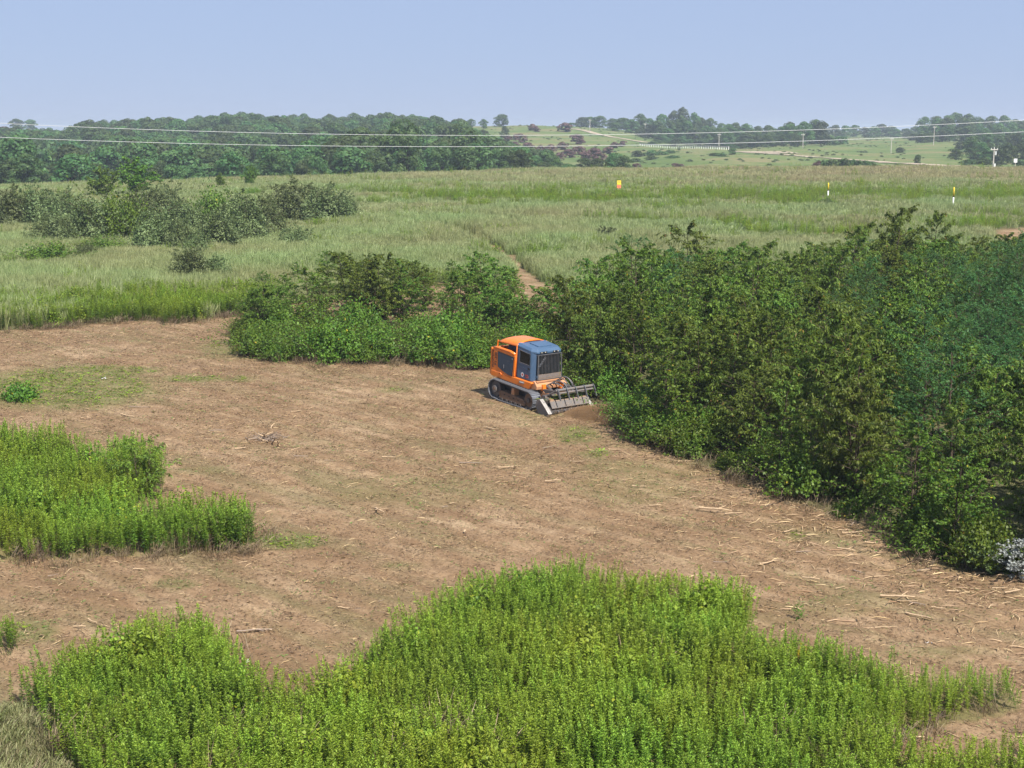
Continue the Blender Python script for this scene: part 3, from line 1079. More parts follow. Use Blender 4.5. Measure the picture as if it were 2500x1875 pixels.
# dry grass and short grass in the near left corner, grey dead stalks
X, Y = jgrid(-17, -6, 17, 34, .2)
px, py = proj(X, Y, terrain(X, Y))
keep = pip(px + 15 * wave(X, Y, 1., 2.), py, DRYFG) & (px > -250)
n = keep.sum()
scatter('short_grass', P_short + P_dry, X[keep], Y[keep], rng.uniform(.6, 1.0, n), np.where(rng.random(n) < .04, rng.integers(3, 6, n), rng.integers(0, 3, n)), rng.uniform(-.9, .5, n), np.clip(rng.normal(.3, .22, n), 0, .9),
        'matted yellowish grass beside the goldenrod', 'grass')
SP_ = [(700, 1842, 5), (1095, 1790, 6), (1820, 1790, 4), (1870, 1810, 3), (1560, 1610, 3), (560, 1800, 3), (2030, 1880, 4), (560, 1900, 4), (160, 1820, 3), (2110, 1815, 2), (960, 1860, 2), (1250, 1850, 2)]
xs, ys = [], []
for a, b, k in SP_:
    gx, gy, gz = ground_at(a, b + 40)
    xs += list(gx + rng.normal(0, .22, k))
    ys += list(gy + rng.normal(0, .22, k))
n = len(xs)
scatter('dead_stalks', P_dry, np.array(xs), np.array(ys), rng.uniform(.95, 1.35, n), rng.integers(0, 3, n), rng.random(n), np.zeros(n), 'pale grey dead grass stalks poking out of the goldenrod', 'grass', tilt=.2)

# brown stubble and dead stems at the feet of the standing plants
xs, ys = [], []
for line, k in (([(0, 1372), (100, 1370), (300, 1363), (450, 1356), (600, 1350), (625, 1310)], 170), ([(0, 810), (130, 805), (250, 791), (350, 786), (450, 792), (560, 772), (615, 776)], 260),
                ([(640, 858), (680, 882), (800, 889), (900, 892), (1000, 888), (1100, 900), (1170, 898)], 240), ([(1400, 978), (1480, 1012), (1540, 1064), (1600, 1094), (1790, 1164), (1900, 1208), (2080, 1274), (2250, 1364), (2400, 1404)], 300),
                ([(560, 1590), (610, 1712), (700, 1738), (840, 1692)], 40), ([(2200, 1812), (2280, 1778), (2420, 1752)], 50)):
    gl = np.array([ground_at(a, b)[:2] for a, b in line])
    sl = np.concatenate([[0], np.cumsum(np.linalg.norm(np.diff(gl, axis=0), axis=1))])
    k = k // 3
    q = rng.uniform(0, sl[-1], k)
    xs += list(np.interp(q, sl, gl[:, 0]) + rng.normal(0, .4, k))
    ys += list(np.interp(q, sl, gl[:, 1]) + rng.normal(.1, .45, k))
n = len(xs)
P_stub = protos('stubble', [gen_grass(290 + k, H=.40, n=34, rad_=.34, bend=1.1, w=.006) for k in range(3)], M['drygrass'])
scatter('dry_stubble', P_stub, np.array(xs), np.array(ys), rng.uniform(.6, 1.25, n), rng.integers(0, 3, n), rng.uniform(-1.2, .6, n), np.zeros(n), 'brown dry stubble along the feet of the standing plants', 'stubble', tilt=.25)

# torn litter, chips and cut leaves on the clearing
X, Y = jgrid(-32, 24, 22, 90, .175)
px, py = proj(X, Y, terrain(X, Y))
ok = (pip(px, py, CLEAR) | pip(px, py, CLEAR2)) & ~pip(px, py, FG) & ~pip(px, py, LP) & (px > -120) & (px < 2620)
X, Y, px, py = X[ok], Y[ok], px[ok], py[ok]
ed = np.interp(px, [e[0] for e in EDGE], [e[1] for e in EDGE])
dist = py - ed                                               # photo pixels below the thicket foot
grn = np.zeros(len(X))
for (cx, cy_), (w, h), a in GREENISH:
    grn = np.maximum(grn, a * (1 - smooth(((px - cx) / w) ** 2 + ((py - cy_) / h) ** 2, .3, 1.3)))
drift = .5 + .5 * wave(X * .6, Y * 1.4, 2.4, 3.)
prob = .45 + .5 * drift * drift
k = rng.random(len(X)) < prob
n = k.sum()
t2 = np.clip(np.where(rng.random(n) < .12 + .75 * grn[k], rng.uniform(.5, 1, n), 0), 0, 1)
scatter('plant_litter', P_bits, X[k], Y[k], rng.uniform(.7, 1.5, n), rng.integers(0, 5, n), rng.random(n), t2, 'shredded brown leaf and twig litter strewn over the soil', 'litter', tilt=.1)
prob = .05 + .55 * np.exp(-np.maximum(dist, 0) / 130.) * smooth(px, 1250, 1700) + .12 * smooth(wave(X, Y, 3.5, 8.), .2, .8) + .22 * np.exp(-((px - 1150) / 320) ** 2 - ((py - 1130) / 60) ** 2) + .2 * np.exp(-((px - 600) / 170) ** 2 - ((py - 1075) / 45) ** 2)
k = rng.random(len(X)) < prob
n = k.sum()
s = rng.uniform(.25, 1.0, n) ** 1.3 * (1 + .5 * smooth(px[k], 1500, 2100))
scatter('wood_splinters', P_sliver, X[k], Y[k], np.stack([s * 1.2, s, s], -1), rng.integers(0, 5, n), rng.random(n), np.zeros(n), 'pale splinters of shredded wood scattered across the clearing', 'splinters', tilt=.15, sink=-.02)
k = rng.random(len(X)) < .22 * grn * smooth(grn, .45, .75)
n = k.sum()
scatter('cut_leaves', P_cut, X[k], Y[k], rng.uniform(.5, 1.0, n), rng.integers(0, 3, n), rng.random(n) * .6, rng.random(n) * .25, 'fresh cut green leaves and grass dropped on the soil', 'cut leaves', tilt=.2, sink=-.02)


# ------------------------------------------------------------------ thicket and hedge
def poisson(pts, dmin):
    out = []
    cell = {}
    for p in pts:
        i, j = int(p[0] // dmin), int(p[1] // dmin)
        if any((p[0] - q[0]) ** 2 + (p[1] - q[1]) ** 2 < dmin * dmin for a in (-1, 0, 1) for b in (-1, 0, 1) for q in cell.get((i + a, j + b), ())):
            continue
        cell.setdefault((i, j), []).append(p)
        out.append(p)
    return np.array(out)


cand = np.stack([rng.uniform(0, 42, 16000), rng.uniform(36, 104, 16000)], -1)
px, py = proj(cand[:, 0], cand[:, 1], terrain(cand[:, 0], cand[:, 1]))
cand = cand[pip(px, py, THICK) & (px < 2700)]
TH = poisson(cand, 2.15)
EX = [e[0] for e in EDGE]
EY = [e[1] for e in EDGE]
LAB = {}
for kk, tx in (('cherry', 'young cherry tree with drooping olive green leaves'), ('broad', 'bushy bright green young tree with broad leaves'), ('locust', 'dark blue green locust tree with feathery leaves')):
    for wh, ty, tg in (('rim', 'at the thicket rim beside the clearing', 'at the thicket rim'), ('deep', 'deep inside the dense thicket', 'inside the thicket'), ('back', 'at the thicket back beside the meadow', 'at the thicket back')):
        LAB[kk + wh] = (tx + ' ' + ty, kk + ' trees ' + tg)
for i, (x, y) in enumerate(TH):
    if math.hypot(x - 3.0, y - 58.4) < 2.5 or math.hypot(x - 4.6, y - 56.2) < 2.6:
        continue
    z = float(terrain(x, y))
    qx, qy = proj(x, y, z)
    dfoot = float(np.interp(qx, EX, EY)) - qy
    lw = wave(np.array([x]), np.array([y]), 5.5, 4.)[0]
    lw2 = wave(np.array([x]), np.array([y]), 7., 11.)[0]
    kind = 'cherry'
    if lw > .5 or abs(qx - 2420) < 130 and 800 < qy < 1090 or abs(qx - 2080) < 60 and 840 < qy < 940:
        kind = 'locust'
    elif lw2 > .42:
        kind = 'broad'
    back = float(smooth(np.array([y]), 74., 95.)[0])
    sc = random.uniform(.84, 1.2) * (1 - .16 * back) * (1 + .24 * wave(np.array([x]), np.array([y]), 4.2, 21.)[0])
    if dfoot < 26:
        sc *= random.uniform(.72, .95)
    if qx < 1440:
        sc *= .98
    where = 'rim' if dfoot < 45 else ('back' if y > 84 else 'deep')
    lab, grp = LAB[kind + where]
    pr = random.choice(PR[kind])
    plant('%s_tree' % kind if kind != 'broad' else 'young_tree', pr, (x, y, z - .03), sc, random.uniform(0, 6.28), lab, 'tree', grp,
          scz=sc * random.uniform(.9, 1.12), tilt=(random.gauss(0, .05), random.gauss(0, .05)))

# vines and brambles at the thicket foot
FOOT = [(a, b) for a, b in EDGE if 1330 < a < 2530]
cnt = 0
for i in range(len(FOOT) - 1):
    (a0, b0), (a1, b1) = FOOT[i], FOOT[i + 1]
    g0 = ground_at(a0, b0)
    g1 = ground_at(a1, b1)
    ln = math.hypot(g1[0] - g0[0], g1[1] - g0[1])
    m = max(1, int(ln / .85))
    for k in range(m):
        w = (k + random.random()) / m
        for row in (0, 1):
            if random.random() < (.10 if row == 0 else .2) + (.22 if a0 > 1640 else 0):
                continue
            x = g0[0] + (g1[0] - g0[0]) * w + random.gauss(0, .2) + .5 + row * .9
            y = g0[1] + (g1[1] - g0[1]) * w + random.gauss(0, .2) + .55 + row * .9
            if math.hypot(x - 3.0, y - 58.3) < 2.0:
                continue
            big = random.random() < .55 + .3 * row
            pr = random.choice(PR['vine'] if big else PR['low'])
            sc = random.uniform(.65, 1.05)
            plant('bramble_bush', pr, (x, y, float(terrain(x, y)) - .03), sc, random.uniform(0, 6.28), 'tangled green bramble bush at the foot of the thicket edge', 'shrub', 'brambles along the thicket foot', ('stems', 'foliage'), scz=sc * random.uniform(.75, 1.25))
            cnt += 1

# hedge of vines behind the machine
HB = [(610, 838), (650, 868), (700, 872), (760, 872), (820, 878), (880, 876), (940, 884), (1000, 874), (1060, 886), (1110, 888), (1160, 886), (1215, 884), (1260, 880), (1310, 890), (1345, 905)]
for a, b in HB:
    for row in range(3):
        x, y, z = ground_at(a + random.gauss(0, 12), b - row * 26 + random.gauss(0, 5))
        if row == 2 and random.random() < .3:
            continue
        sc = random.uniform(.7, 1.3) * (1.0 if a > 640 else .8)
        plant('vine_bush', random.choice(PR['vine']), (x, y, z - .03), sc, random.uniform(0, 6.28), 'leafy green vine heap in the hedge behind the orange machine', 'shrub', 'vine heaps of the hedge', ('stems', 'foliage'), scz=sc * random.uniform(.8, 1.15))
# young trees standing in and behind the hedge
for a, b, h, kd in [(640, 830, 2.9, 'cherry'), (690, 815, 2.6, 'cherry'), (760, 800, 3.3, 'cherry'), (790, 775, 3.0, 'broad'), (850, 790, 3.9, 'cherry'), (930, 800, 3.9, 'cherry'), (985, 795, 3.9, 'broad'), (960, 770, 3.6, 'cherry'),
                    (1040, 760, 2.6, 'cherry'), (1185, 790, 4.0, 'cherry'), (1160, 760, 3.0, 'broad'), (1235, 765, 2.6, 'cherry'), (1215, 830, 3.0, 'cherry'), (1290, 840, 2.5, 'cherry'), (1340, 850, 3.2, 'cherry'),
                    (730, 700, 1.8, 'broad'), (840, 710, 2.6, 'cherry'), (900, 690, 2.2, 'broad'), (1110, 700, 2.0, 'broad'), (640, 720, 1.7, 'broad'), (700, 770, 2.4, 'cherry'), (880, 760, 3.0, 'cherry'), (1010, 740, 2.6, 'cherry'), (1130, 800, 3.0, 'cherry'), (1090, 780, 2.2, 'broad'), (620, 800, 2.2, 'cherry'), (1250, 720, 1.6, 'broad'), (800, 690, 2.2, 'cherry')]:
    x, y, z = ground_at(a, b)
    pr = random.choice(PR[kd])
    sc = h / 4.4
    plant('young_tree', pr, (x, y, z - .03), sc * 1.25, random.uniform(0, 6.28), 'slender young tree rising from the hedge behind the orange machine', 'tree', 'young trees in the hedge', scz=sc)

# grey-green shrubs in the meadow: base px, base py, width, height in photo pixels
SHR = [(20, 560, 130, 85, 'olive'), (95, 560, 110, 90, 'olive'), (160, 552, 90, 75, 'olive'), (130, 605, 110, 70, 'olive'), (225, 592, 130, 95, 'olive'), (300, 590, 110, 110, 'broad'), (340, 570, 100, 90, 'olive'),
       (405, 560, 120, 95, 'olive'), (450, 570, 100, 70, 'olive'), (525, 560, 90, 90, 'broad'), (590, 595, 130, 105, 'olive'), (640, 580, 110, 85, 'olive'), (720, 548, 140, 88, 'olive'), (790, 548, 130, 80, 'olive'), (845, 545, 60, 62, 'olive'),
       (385, 622, 120, 95, 'olive'), (440, 625, 90, 80, 'olive'), (530, 622, 120, 95, 'olive'), (480, 640, 70, 60, 'olive'), (470, 698, 110, 85, 'olive'), (525, 695, 80, 60, 'olive'), (720, 615, 90, 52, 'olive'),
       (120, 645, 120, 50, 'broad'), (250, 625, 90, 45, 'broad'), (215, 640, 60, 40, 'olive'), (1480, 595, 45, 35, 'pale'), (2020, 512, 50, 24, 'olive'), (700, 505, 60, 30, 'broad'), (620, 480, 40, 20, 'broad')]
for k, (a, b, w, h, kd) in enumerate(SHR):
    x, y, z = ground_at(a, b)
    pr = random.choice(PR[{'broad': 'vine'}.get(kd, kd)])
    H0 = {'olive': 3.0, 'broad': 1.6, 'pale': 1.2}[kd]
    R0 = {'olive': 2.2, 'broad': 1.15, 'pale': .95}[kd]
    hm = h * y / F * 1.12
    wm = w * y / F * 1.15
    nm = {'olive': ('olive_shrub', 'rounded grey green shrub standing in the tall meadow grass', 'grey green shrubs of the meadow'), 'broad': ('green_shrub', 'bright green leafy shrub among the grey green meadow shrubs', 'bright green shrubs of the meadow'),
          'pale': ('pale_shrub', 'low silvery grey shrub alone in the meadow grass', None)}[kd]
    plant(nm[0], pr, (x, y, z - .05), wm / 2 / R0, random.uniform(0, 6.28), nm[1], 'shrub', nm[2], ('stems', 'foliage'), scz=hm / H0)

# single small trees of the meadow and the clearing
def one(name, pr, a, b, h, H0, label, cat='tree', parts=('trunk', 'crown'), w=1.0, D=None, rz=None):
    if D:
        x, y, z = at_dist(a, D)
    else:
        x, y, z = ground_at(a, b)
    s = h * y / F / H0
    return plant(name, pr, (x, y, z - .04), s * w, random.uniform(0, 6.28) if rz is None else rz, label, cat, None, parts, scz=s)


one('meadow_tree', PR['lone'][0], 335, 484, 88, 5.6, 'bright green spreading tree alone before the dark wood', w=1.05)
one('brown_tree', PR['lone'][1], 250, 490, 72, 5.6, 'thin brownish tree beside the bright green spreading tree', w=.95)
one('small_meadow_tree', PR['lone'][1], 612, 462, 52, 5.6, 'small sparse tree alone at the meadow rim before the wood', w=.7)
one('little_meadow_tree', PR['lone'][0], 540, 462, 36, 5.6, 'very small bushy tree at the meadow rim', w=.7)
one('leafy_sapling', PR['sap'][0], 335, 1215, 150, 1.95, 'light green sapling with feathery leaves at the rim of the goldenrod island', w=1.15, rz=.4)
one('leafy_bush', PR['vine'][0], 565, 1330, 98, 1.65, 'dense green bush at the tip of the goldenrod island', 'shrub', ('stems', 'foliage'), w=.75)
one('low_bush', PR['low'][1], 52, 975, 42, .62, 'small dark green bush alone on the greenish cleared ground', 'shrub', ('stems', 'foliage'))
one('silver_bush', PR['silver'][0], 2485, 1415, 120, 1.7, 'silvery white leaved bush at the thicket corner', 'shrub', ('stems', 'foliage'), w=1.0)
one('cream_bush', PR['pale'][0], 2405, 1400, 75, 1.3, 'pale cream green bush beside the silvery white bush', 'shrub', ('stems', 'foliage'))
one('lone_weed', PR['sap'][1], 1950, 1515, 46, 1.95, 'tiny leafy weed standing alone on brown soil', 'shrub', ('stems', 'foliage'), w=.8)

# ------------------------------------------------------------------ woods and far trees
SKY_X = [-200, 0, 40, 110, 170, 200, 280, 330, 380, 470, 520, 600, 680, 800, 950, 1050, 1120, 1200, 1300, 1400, 1540]
SKY_Y = [300, 312, 316, 318, 318, 300, 297, 296, 290, 289, 279, 278, 284, 286, 282, 287, 296, 330, 362, 384, 396]
cand = []
for _ in range(26000):
    D = 275 + (950 - 275) * random.random() ** .8
    a = random.uniform(-150, 1480)
    cand.append((float(ray(a, 400)[0]) * D, D, a))
cand = [(x, y, a) for x, y, a in cand]
cand = poisson(cand, 9.0)
FT = []
for x, y, a in cand:
    z = float(terrain(x, y))
    bound = np.interp(y, [275, 330, 367, 435, 502, 570, 651, 732, 840, 948], [700, 1180, 1330, 1400, 1340, 1290, 1230, 1170, 1110, 1060])
    if a > bound:
        continue
    crest = np.interp(a, [0, 300, 640, 1000, 1300, 1500], [285, 290, 300, 318, 335, 345])
    if y < crest + 8:
        continue
    h = random.uniform(8.0, 18.0)
    if y < crest + 50:
        h *= .62
    if a < 200 and y > 860:
        continue
    tz = float(ray(a, np.interp(a, SKY_X, SKY_Y) + random.uniform(-7, 9))[1])
    top = CAMZ + tz * y
    h = min(h, top - z)
    if h < 3.2:
        continue
    # hidden behind the meadow rim?
    qy = proj(x, y, z + h)[1]
    rim = np.interp(a, [0, 200, 640, 830, 1000, 1150, 1300, 1500], [462, 455, 446, 432, 424, 419, 416, 413])
    if qy > rim - 4:
        continue
    FT.append((x, y, z, h, a))
FT.sort(key=lambda q: -q[3] / q[1])
WOODLAB = [('lower green tree along the front of the wood just behind the meadow rim', 'front trees of the wood'), ('green tree in the middle of the dense wood beyond the meadow', 'inner trees of the wood'),
           ('green tree on the skyline of the dense wood beyond the meadow', 'skyline trees of the wood')]
for x, y, z, h, a in FT[:300]:
    pr = random.choice(PR['far'])
    s = h / 12.6
    w = s * random.uniform(.8, 1.55) if h > 7 else s * 1.35
    lab, grp = WOODLAB[0 if y < 400 else (2 if proj(x, y, z + h)[1] < np.interp(a, SKY_X, SKY_Y) + 14 else 1)]
    plant('wood_tree', pr, (x, y, z - .2), w, random.uniform(0, 6.28), lab, 'tree', grp, scz=s)
rest = FT[300:]
if rest:
    R_ = np.array([(q[0], q[1], q[2]) for q in rest])
    hh = np.array([q[3] for q in rest]) / 12.6
    point_cloud('distant_wood', [p[1] for p in PR['far']], R_ - np.array([0, 0, .2]), np.stack([0 * hh, 0 * hh, rng.uniform(0, 6.28, len(hh))], -1), np.stack([hh * 1.15, hh * 1.15, hh], -1), rng.integers(0, 6, len(hh)), rng.random(len(hh)), 0 * hh,
                'far back tree crowns of the wood merging into one mass', 'wood')

# far trees in the right half: (px from, px to, distance row, top py list, spacing px)
def row(x0, x1, D, prof, step, name, label, group, kind='far', wide=1.0):
    D = far(D)
    a = x0
    while a < x1:
        aa = a + random.uniform(-.3, .3) * step
        dd = D * random.uniform(.97, 1.04)
        x, y, z = at_dist(aa, dd)
        ty = np.interp(aa, [q[0] for q in prof], [q[1] for q in prof]) + random.uniform(-3, 6)
        tz = float(ray(aa, ty)[1])
        h = CAMZ + tz * y - z
        if h > 1.2:
            H0 = {'far': 12.6, 'farlow': 4.3, 'mauve': 4.6}[kind]
            R0 = {'far': 6.2, 'farlow': 3.3, 'mauve': 2.9}[kind]
            w = step * wide * 2.1 * y / F / (2 * R0)
            plant(name, random.choice(PR[kind]), (x, y, z - .2), w, random.uniform(0, 6.28), label, 'tree' if kind == 'far' else 'shrub', group, ('trunk', 'crown') if kind == 'far' else ('stems', 'foliage'), scz=h / H0)
        a += step


L1 = ('hill_wood_tree', 'green tree in the wood on the hill behind the guardrail', 'trees of the wood behind the guardrail')
row(1395, 1580, 800, [(1395, 292), (1420, 282), (1460, 281), (1500, 290), (1580, 290)], 24, *L1)
row(1495, 1800, 760, [(1495, 292), (1540, 281), (1600, 278), (1615, 268), (1650, 264), (1690, 270), (1720, 284), (1760, 298), (1800, 300)], 24, *L1)
row(1560, 1830, 690, [(1560, 310), (1600, 292), (1650, 284), (1700, 292), (1760, 304), (1830, 312)], 24, *L1)
row(1580, 1860, 668, [(1580, 330), (1650, 308), (1720, 312), (1800, 316), (1860, 322)], 22, *L1)
row(1590, 1860, 648, [(1590, 345), (1650, 332), (1740, 334), (1860, 336)], 18, *L1)
L2 = ('roadside_wood_tree', 'green tree in the clump between the guardrail and the grassy mound', 'trees of the clump beyond the guardrail end')
row(1790, 1960, 720, [(1790, 300), (1850, 306), (1900, 308), (1930, 300), (1960, 300)], 26, *L2)
row(1820, 2030, 640, [(1820, 325), (1880, 318), (1930, 298), (1985, 289), (2010, 296), (2030, 318)], 27, *L2)
row(1790, 1960, 600, [(1790, 348), (1850, 330), (1930, 322), (1960, 330)], 20, *L2, kind='far')
row(1980, 2070, 650, [(1980, 335), (2030, 330), (2070, 336)], 24, *L2, kind='farlow', wide=1.3)
L3 = ('skyline_tree', 'small tree on the bare skyline between two darker woods', 'small trees along the skyline')
row(2020, 2250, 900, [(2020, 310), (2045, 300), (2080, 306), (2130, 308), (2165, 302), (2190, 318), (2215, 306), (2250, 310)], 21, *L3, kind='far', wide=1.0)
L4 = ('dark_wood_tree', 'tall dark green tree in the wood on the mound', 'trees of the dark wood on the mound')
row(2225, 2560, 800, [(2225, 320), (2245, 290), (2280, 280), (2330, 274), (2360, 278), (2400, 285), (2450, 280), (2470, 282), (2480, 296), (2560, 296)], 27, *L4)
row(2232, 2560, 720, [(2232, 322), (2260, 292), (2330, 288), (2400, 294), (2480, 294), (2560, 296)], 26, *L4)
row(2245, 2560, 660, [(2245, 325), (2290, 308), (2350, 306), (2430, 310), (2560, 308)], 24, *L4)
L5 = ('road_bend_tree', 'green tree in the clump beside the gravel road and pole', 'trees of the clump beside the gravel road')
row(2340, 2560, 560, [(2340, 345), (2380, 330), (2430, 322), (2500, 320), (2560, 318)], 24, *L5)
row(2312, 2420, 470, [(2312, 378), (2345, 342), (2370, 336), (2420, 350)], 26, *L5)
row(2385, 2560, 450, [(2385, 362), (2430, 346), (2480, 340), (2560, 335)], 26, *L5)
row(2330, 2560, 410, [(2330, 393), (2400, 385), (2450, 392), (2560, 380)], 26, *L5, kind='farlow')
L6 = ('valley_tree', 'dark round tree in the hollow below the grassy hillside', 'dark trees of the hollow')
row(1170, 1290, 355, [(1170, 375), (1230, 360), (1290, 390)], 40, *L6)
row(1290, 1420, 370, [(1290, 398), (1330, 392), (1380, 400), (1420, 386)], 34, *L6, kind='far')
row(1395, 1525, 385, [(1395, 392), (1420, 386), (1460, 376), (1500, 372), (1525, 382)], 32, *L6)
L7 = ('slope_bush', 'low green bush on the slope below the guardrail', 'bushes on the slope below the guardrail')
row(1525, 1800, 470, [(1525, 392), (1580, 380), (1640, 374), (1700, 384), (1760, 370), (1800, 380)], 24, *L7, kind='farlow')
row(1560, 1720, 520, [(1560, 368), (1640, 362), (1720, 372)], 26, *L7, kind='farlow')
L8 = ('dry_bush', 'mauve brown leafless bush on the hillside below the skyline', 'mauve brown bushes of the hillside')
for a, b, h in [(1270, 348, 22), (1300, 318, 16), (1308, 322, 14), (1380, 322, 22), (1255, 362, 16), (1290, 368, 20), (1320, 372, 18), (1345, 372, 20), (1372, 366, 20), (1410, 352, 24), (1415, 378, 22), (1390, 385, 22), (1430, 392, 22), (1450, 385, 24),
                (1460, 395, 24), (1485, 376, 18), (1500, 362, 16), (1520, 358, 14), (1365, 392, 20), (1555, 412, 14), (1650, 412, 14), (1662, 412, 12), (2000, 408, 16), (1990, 408, 12), (2255, 412, 12), (1240, 345, 14), (20, 330, 18), (70, 328, 14), (110, 326, 10), (10, 340, 30)]:
    x, y, z = ground_at(a, b)
    s = h * y / F / 4.6
    plant(L8[0], random.choice(PR['mauve']), (x, y, z - .1), s * 1.9, random.uniform(0, 6.28), L8[1], 'shrub', L8[2], ('stems', 'foliage'), scz=s)
for a, b, h, w, lab in [(1225, 309, 30, 40, 'round tree alone on the grassy skyline'), (1150, 314, 26, 24, 'first of two small trees standing close on the skyline'), (1180, 314, 25, 24, 'second of two small trees standing close on the skyline'),
                        (1232, 340, 30, 24, 'tree below the round skyline tree on the slope'), (2240, 400, 26, 20, 'small dark tree alone on the grassy mound beside the road'), (2197, 373, 14, 22, 'round green bush alone on the grassy mound'),
                        (1788, 378, 16, 24, 'green bush at the end of the guardrail'), (40, 318, 30, 40, 'broad tree on the far dry field at the skyline'), (75, 318, 28, 40, 'second broad tree on the far dry field at the skyline')]:
    x, y, z = ground_at(a, b)
    s = h * y / F / 12.6
    plant('lone_far_tree', random.choice(PR['far']), (x, y, z - .2), w * 1.3 * y / F / 12.4, random.uniform(0, 6.28), lab, 'tree', None, scz=s)
# scrub on the hillsides, too small and far to tell apart
N = 5200
a_ = rng.uniform(1180, 2560, N)
D = far(360) + rng.random(N) ** .7 * (far(800) - far(360))
X = np.array([float(q) for q in ray(a_, 400)[0]]) * D
clump = wave(X, D, 26., 3.) + .6 * wave(X, D, 9., 6.) + rng.normal(0, .35, N)
k = clump > .55
n = k.sum()
sc = rng.uniform(.05, .17, n)
scrub = []
for q in PR['farlow']:
    sm_ = q[1].copy()
    sm_.materials.clear()
    sm_.materials.append(M['olive'])
    scrub.append(sm_)
point_cloud('hill_scrub', scrub, np.stack([X[k], D[k], terrain(X[k], D[k]) - .05], -1), np.stack([np.zeros(n), np.zeros(n), rng.uniform(0, 6.28, n)], -1), np.stack([sc * 2.6, sc * 2.6, sc], -1), rng.integers(0, 3, n), rng.random(n), np.zeros(n),
            'low green scrub dotted over the far grassy hillsides', 'scrub')
# low green thicket on the mound by the road
for i in range(16):
    a = 2010 + i * 9 + random.uniform(-3, 3)
    x, y, z = at_dist(a, far(365) + random.uniform(-3, 3))
    tz = float(ray(a, np.interp(a, [2010, 2060, 2120, 2160], [388, 387, 393, 404]) + random.uniform(-2, 2))[1])
    h = max(.8, CAMZ + tz * y - z)
    plant('mound_bush', random.choice(PR['farlow']), (x, y, z - .1), .5, random.uniform(0, 6.28), 'bright green bush in the low row at the meadow end', 'shrub', 'row of bushes at the meadow end', ('stems', 'foliage'), scz=h / 4.3)


# ------------------------------------------------------------------ the machine
DUST = (.24, .16, .10)
M['orange'] = simple_mat('orange_paint', (.68, .165, .012), .34, spec=.5, var=.06, dirt=DUST, dirt_amt=.22, dirt_scale=2.2, coat=.25)
M['orange_dusty'] = simple_mat('dusty_orange_paint', (.52, .24, .11), .7, spec=.3, var=.15, dirt=DUST, dirt_amt=.75, dirt_scale=2.5)
M['blue'] = simple_mat('blue_grey_paint', (.05, .095, .165), .4, spec=.5, var=.08, dirt=DUST, dirt_amt=.12, dirt_scale=2.0, coat=.2)
M['blue_dark'] = simple_mat('dark_blue_panel', (.03, .046, .068), .5, spec=.4, var=.12, dirt=DUST, dirt_amt=.2, dirt_scale=3)
M['glass'] = simple_mat('dark_glass', (.006, .007, .007), .2, spec=.25, var=.1)
M['dust_glass'] = simple_mat('dusty_glass', (.008, .009, .011), .3, spec=.2, var=.3, dirt=(.08, .075, .065), dirt_amt=.35, dirt_scale=2.5)
M['rubber'] = simple_mat('seal_rubber', (.018, .018, .02), .7, spec=.3)
M['steel'] = simple_mat('worn_steel', (.20, .21, .235), .45, metal=.5, spec=.5, var=.25, dirt=DUST, dirt_amt=.35, dirt_scale=6)
M['steel_dark'] = simple_mat('dark_steel', (.075, .07, .07), .5, metal=.2, spec=.5, var=.3, dirt=DUST, dirt_amt=.45, dirt_scale=5)
M['steel_grey'] = simple_mat('dusty_steel_plate', (.15, .14, .135), .6, metal=.2, spec=.4, var=.2, dirt=DUST, dirt_amt=.5, dirt_scale=4)
M['bright'] = simple_mat('bare_and_sunlit_steel', (.42, .39, .36), .45, metal=.4, spec=.5, var=.15, dirt=DUST, dirt_amt=.3, dirt_scale=5)  # bare metal of the rods; on the plate rims, painted sunlight
M['rust'] = simple_mat('rusty_track_frame', (.15, .09, .058), .8, spec=.2, var=.35, dirt=DUST, dirt_amt=.6, dirt_scale=4)
M['bar'] = simple_mat('grille_steel', (.095, .10, .11), .5, metal=.3, spec=.4, var=.2, dirt=DUST, dirt_amt=.4, dirt_scale=4)
M['bar_dusty'] = simple_mat('dusty_grille', (.24, .185, .145), .75, spec=.2, var=.2, dirt=DUST, dirt_amt=.6, dirt_scale=5)
M['black'] = simple_mat('black_print', (.025, .02, .02), .5, spec=.3)
M['red'] = simple_mat('red_print', (.45, .08, .05), .5, spec=.3)
M['white'] = simple_mat('white_print', (.75, .73, .7), .5, spec=.3)
M['lamp'] = simple_mat('lamp_lens', (.45, .43, .36), .2, spec=.7)
M['soil'] = simple_mat('clod_soil', (.27, .165, .10), .95, spec=.05, var=.35, dirt_scale=5)


def text_part(name, s, size, mat, parent, mtx):
    cu = bpy.data.curves.new(name, 'FONT')
    cu.body = s
    cu.size = size
    cu.extrude = .004
    cu.align_x = 'CENTER'
    cu.align_y = 'CENTER'
    tmp = bpy.data.objects.new(name, cu)
    me = bpy.data.meshes.new_from_object(tmp)
    bpy.data.objects.remove(tmp)
    me.materials.clear()
    me.materials.append(mat)
    o = put(name, me, parent)
    o.matrix_local = mtx
    return o


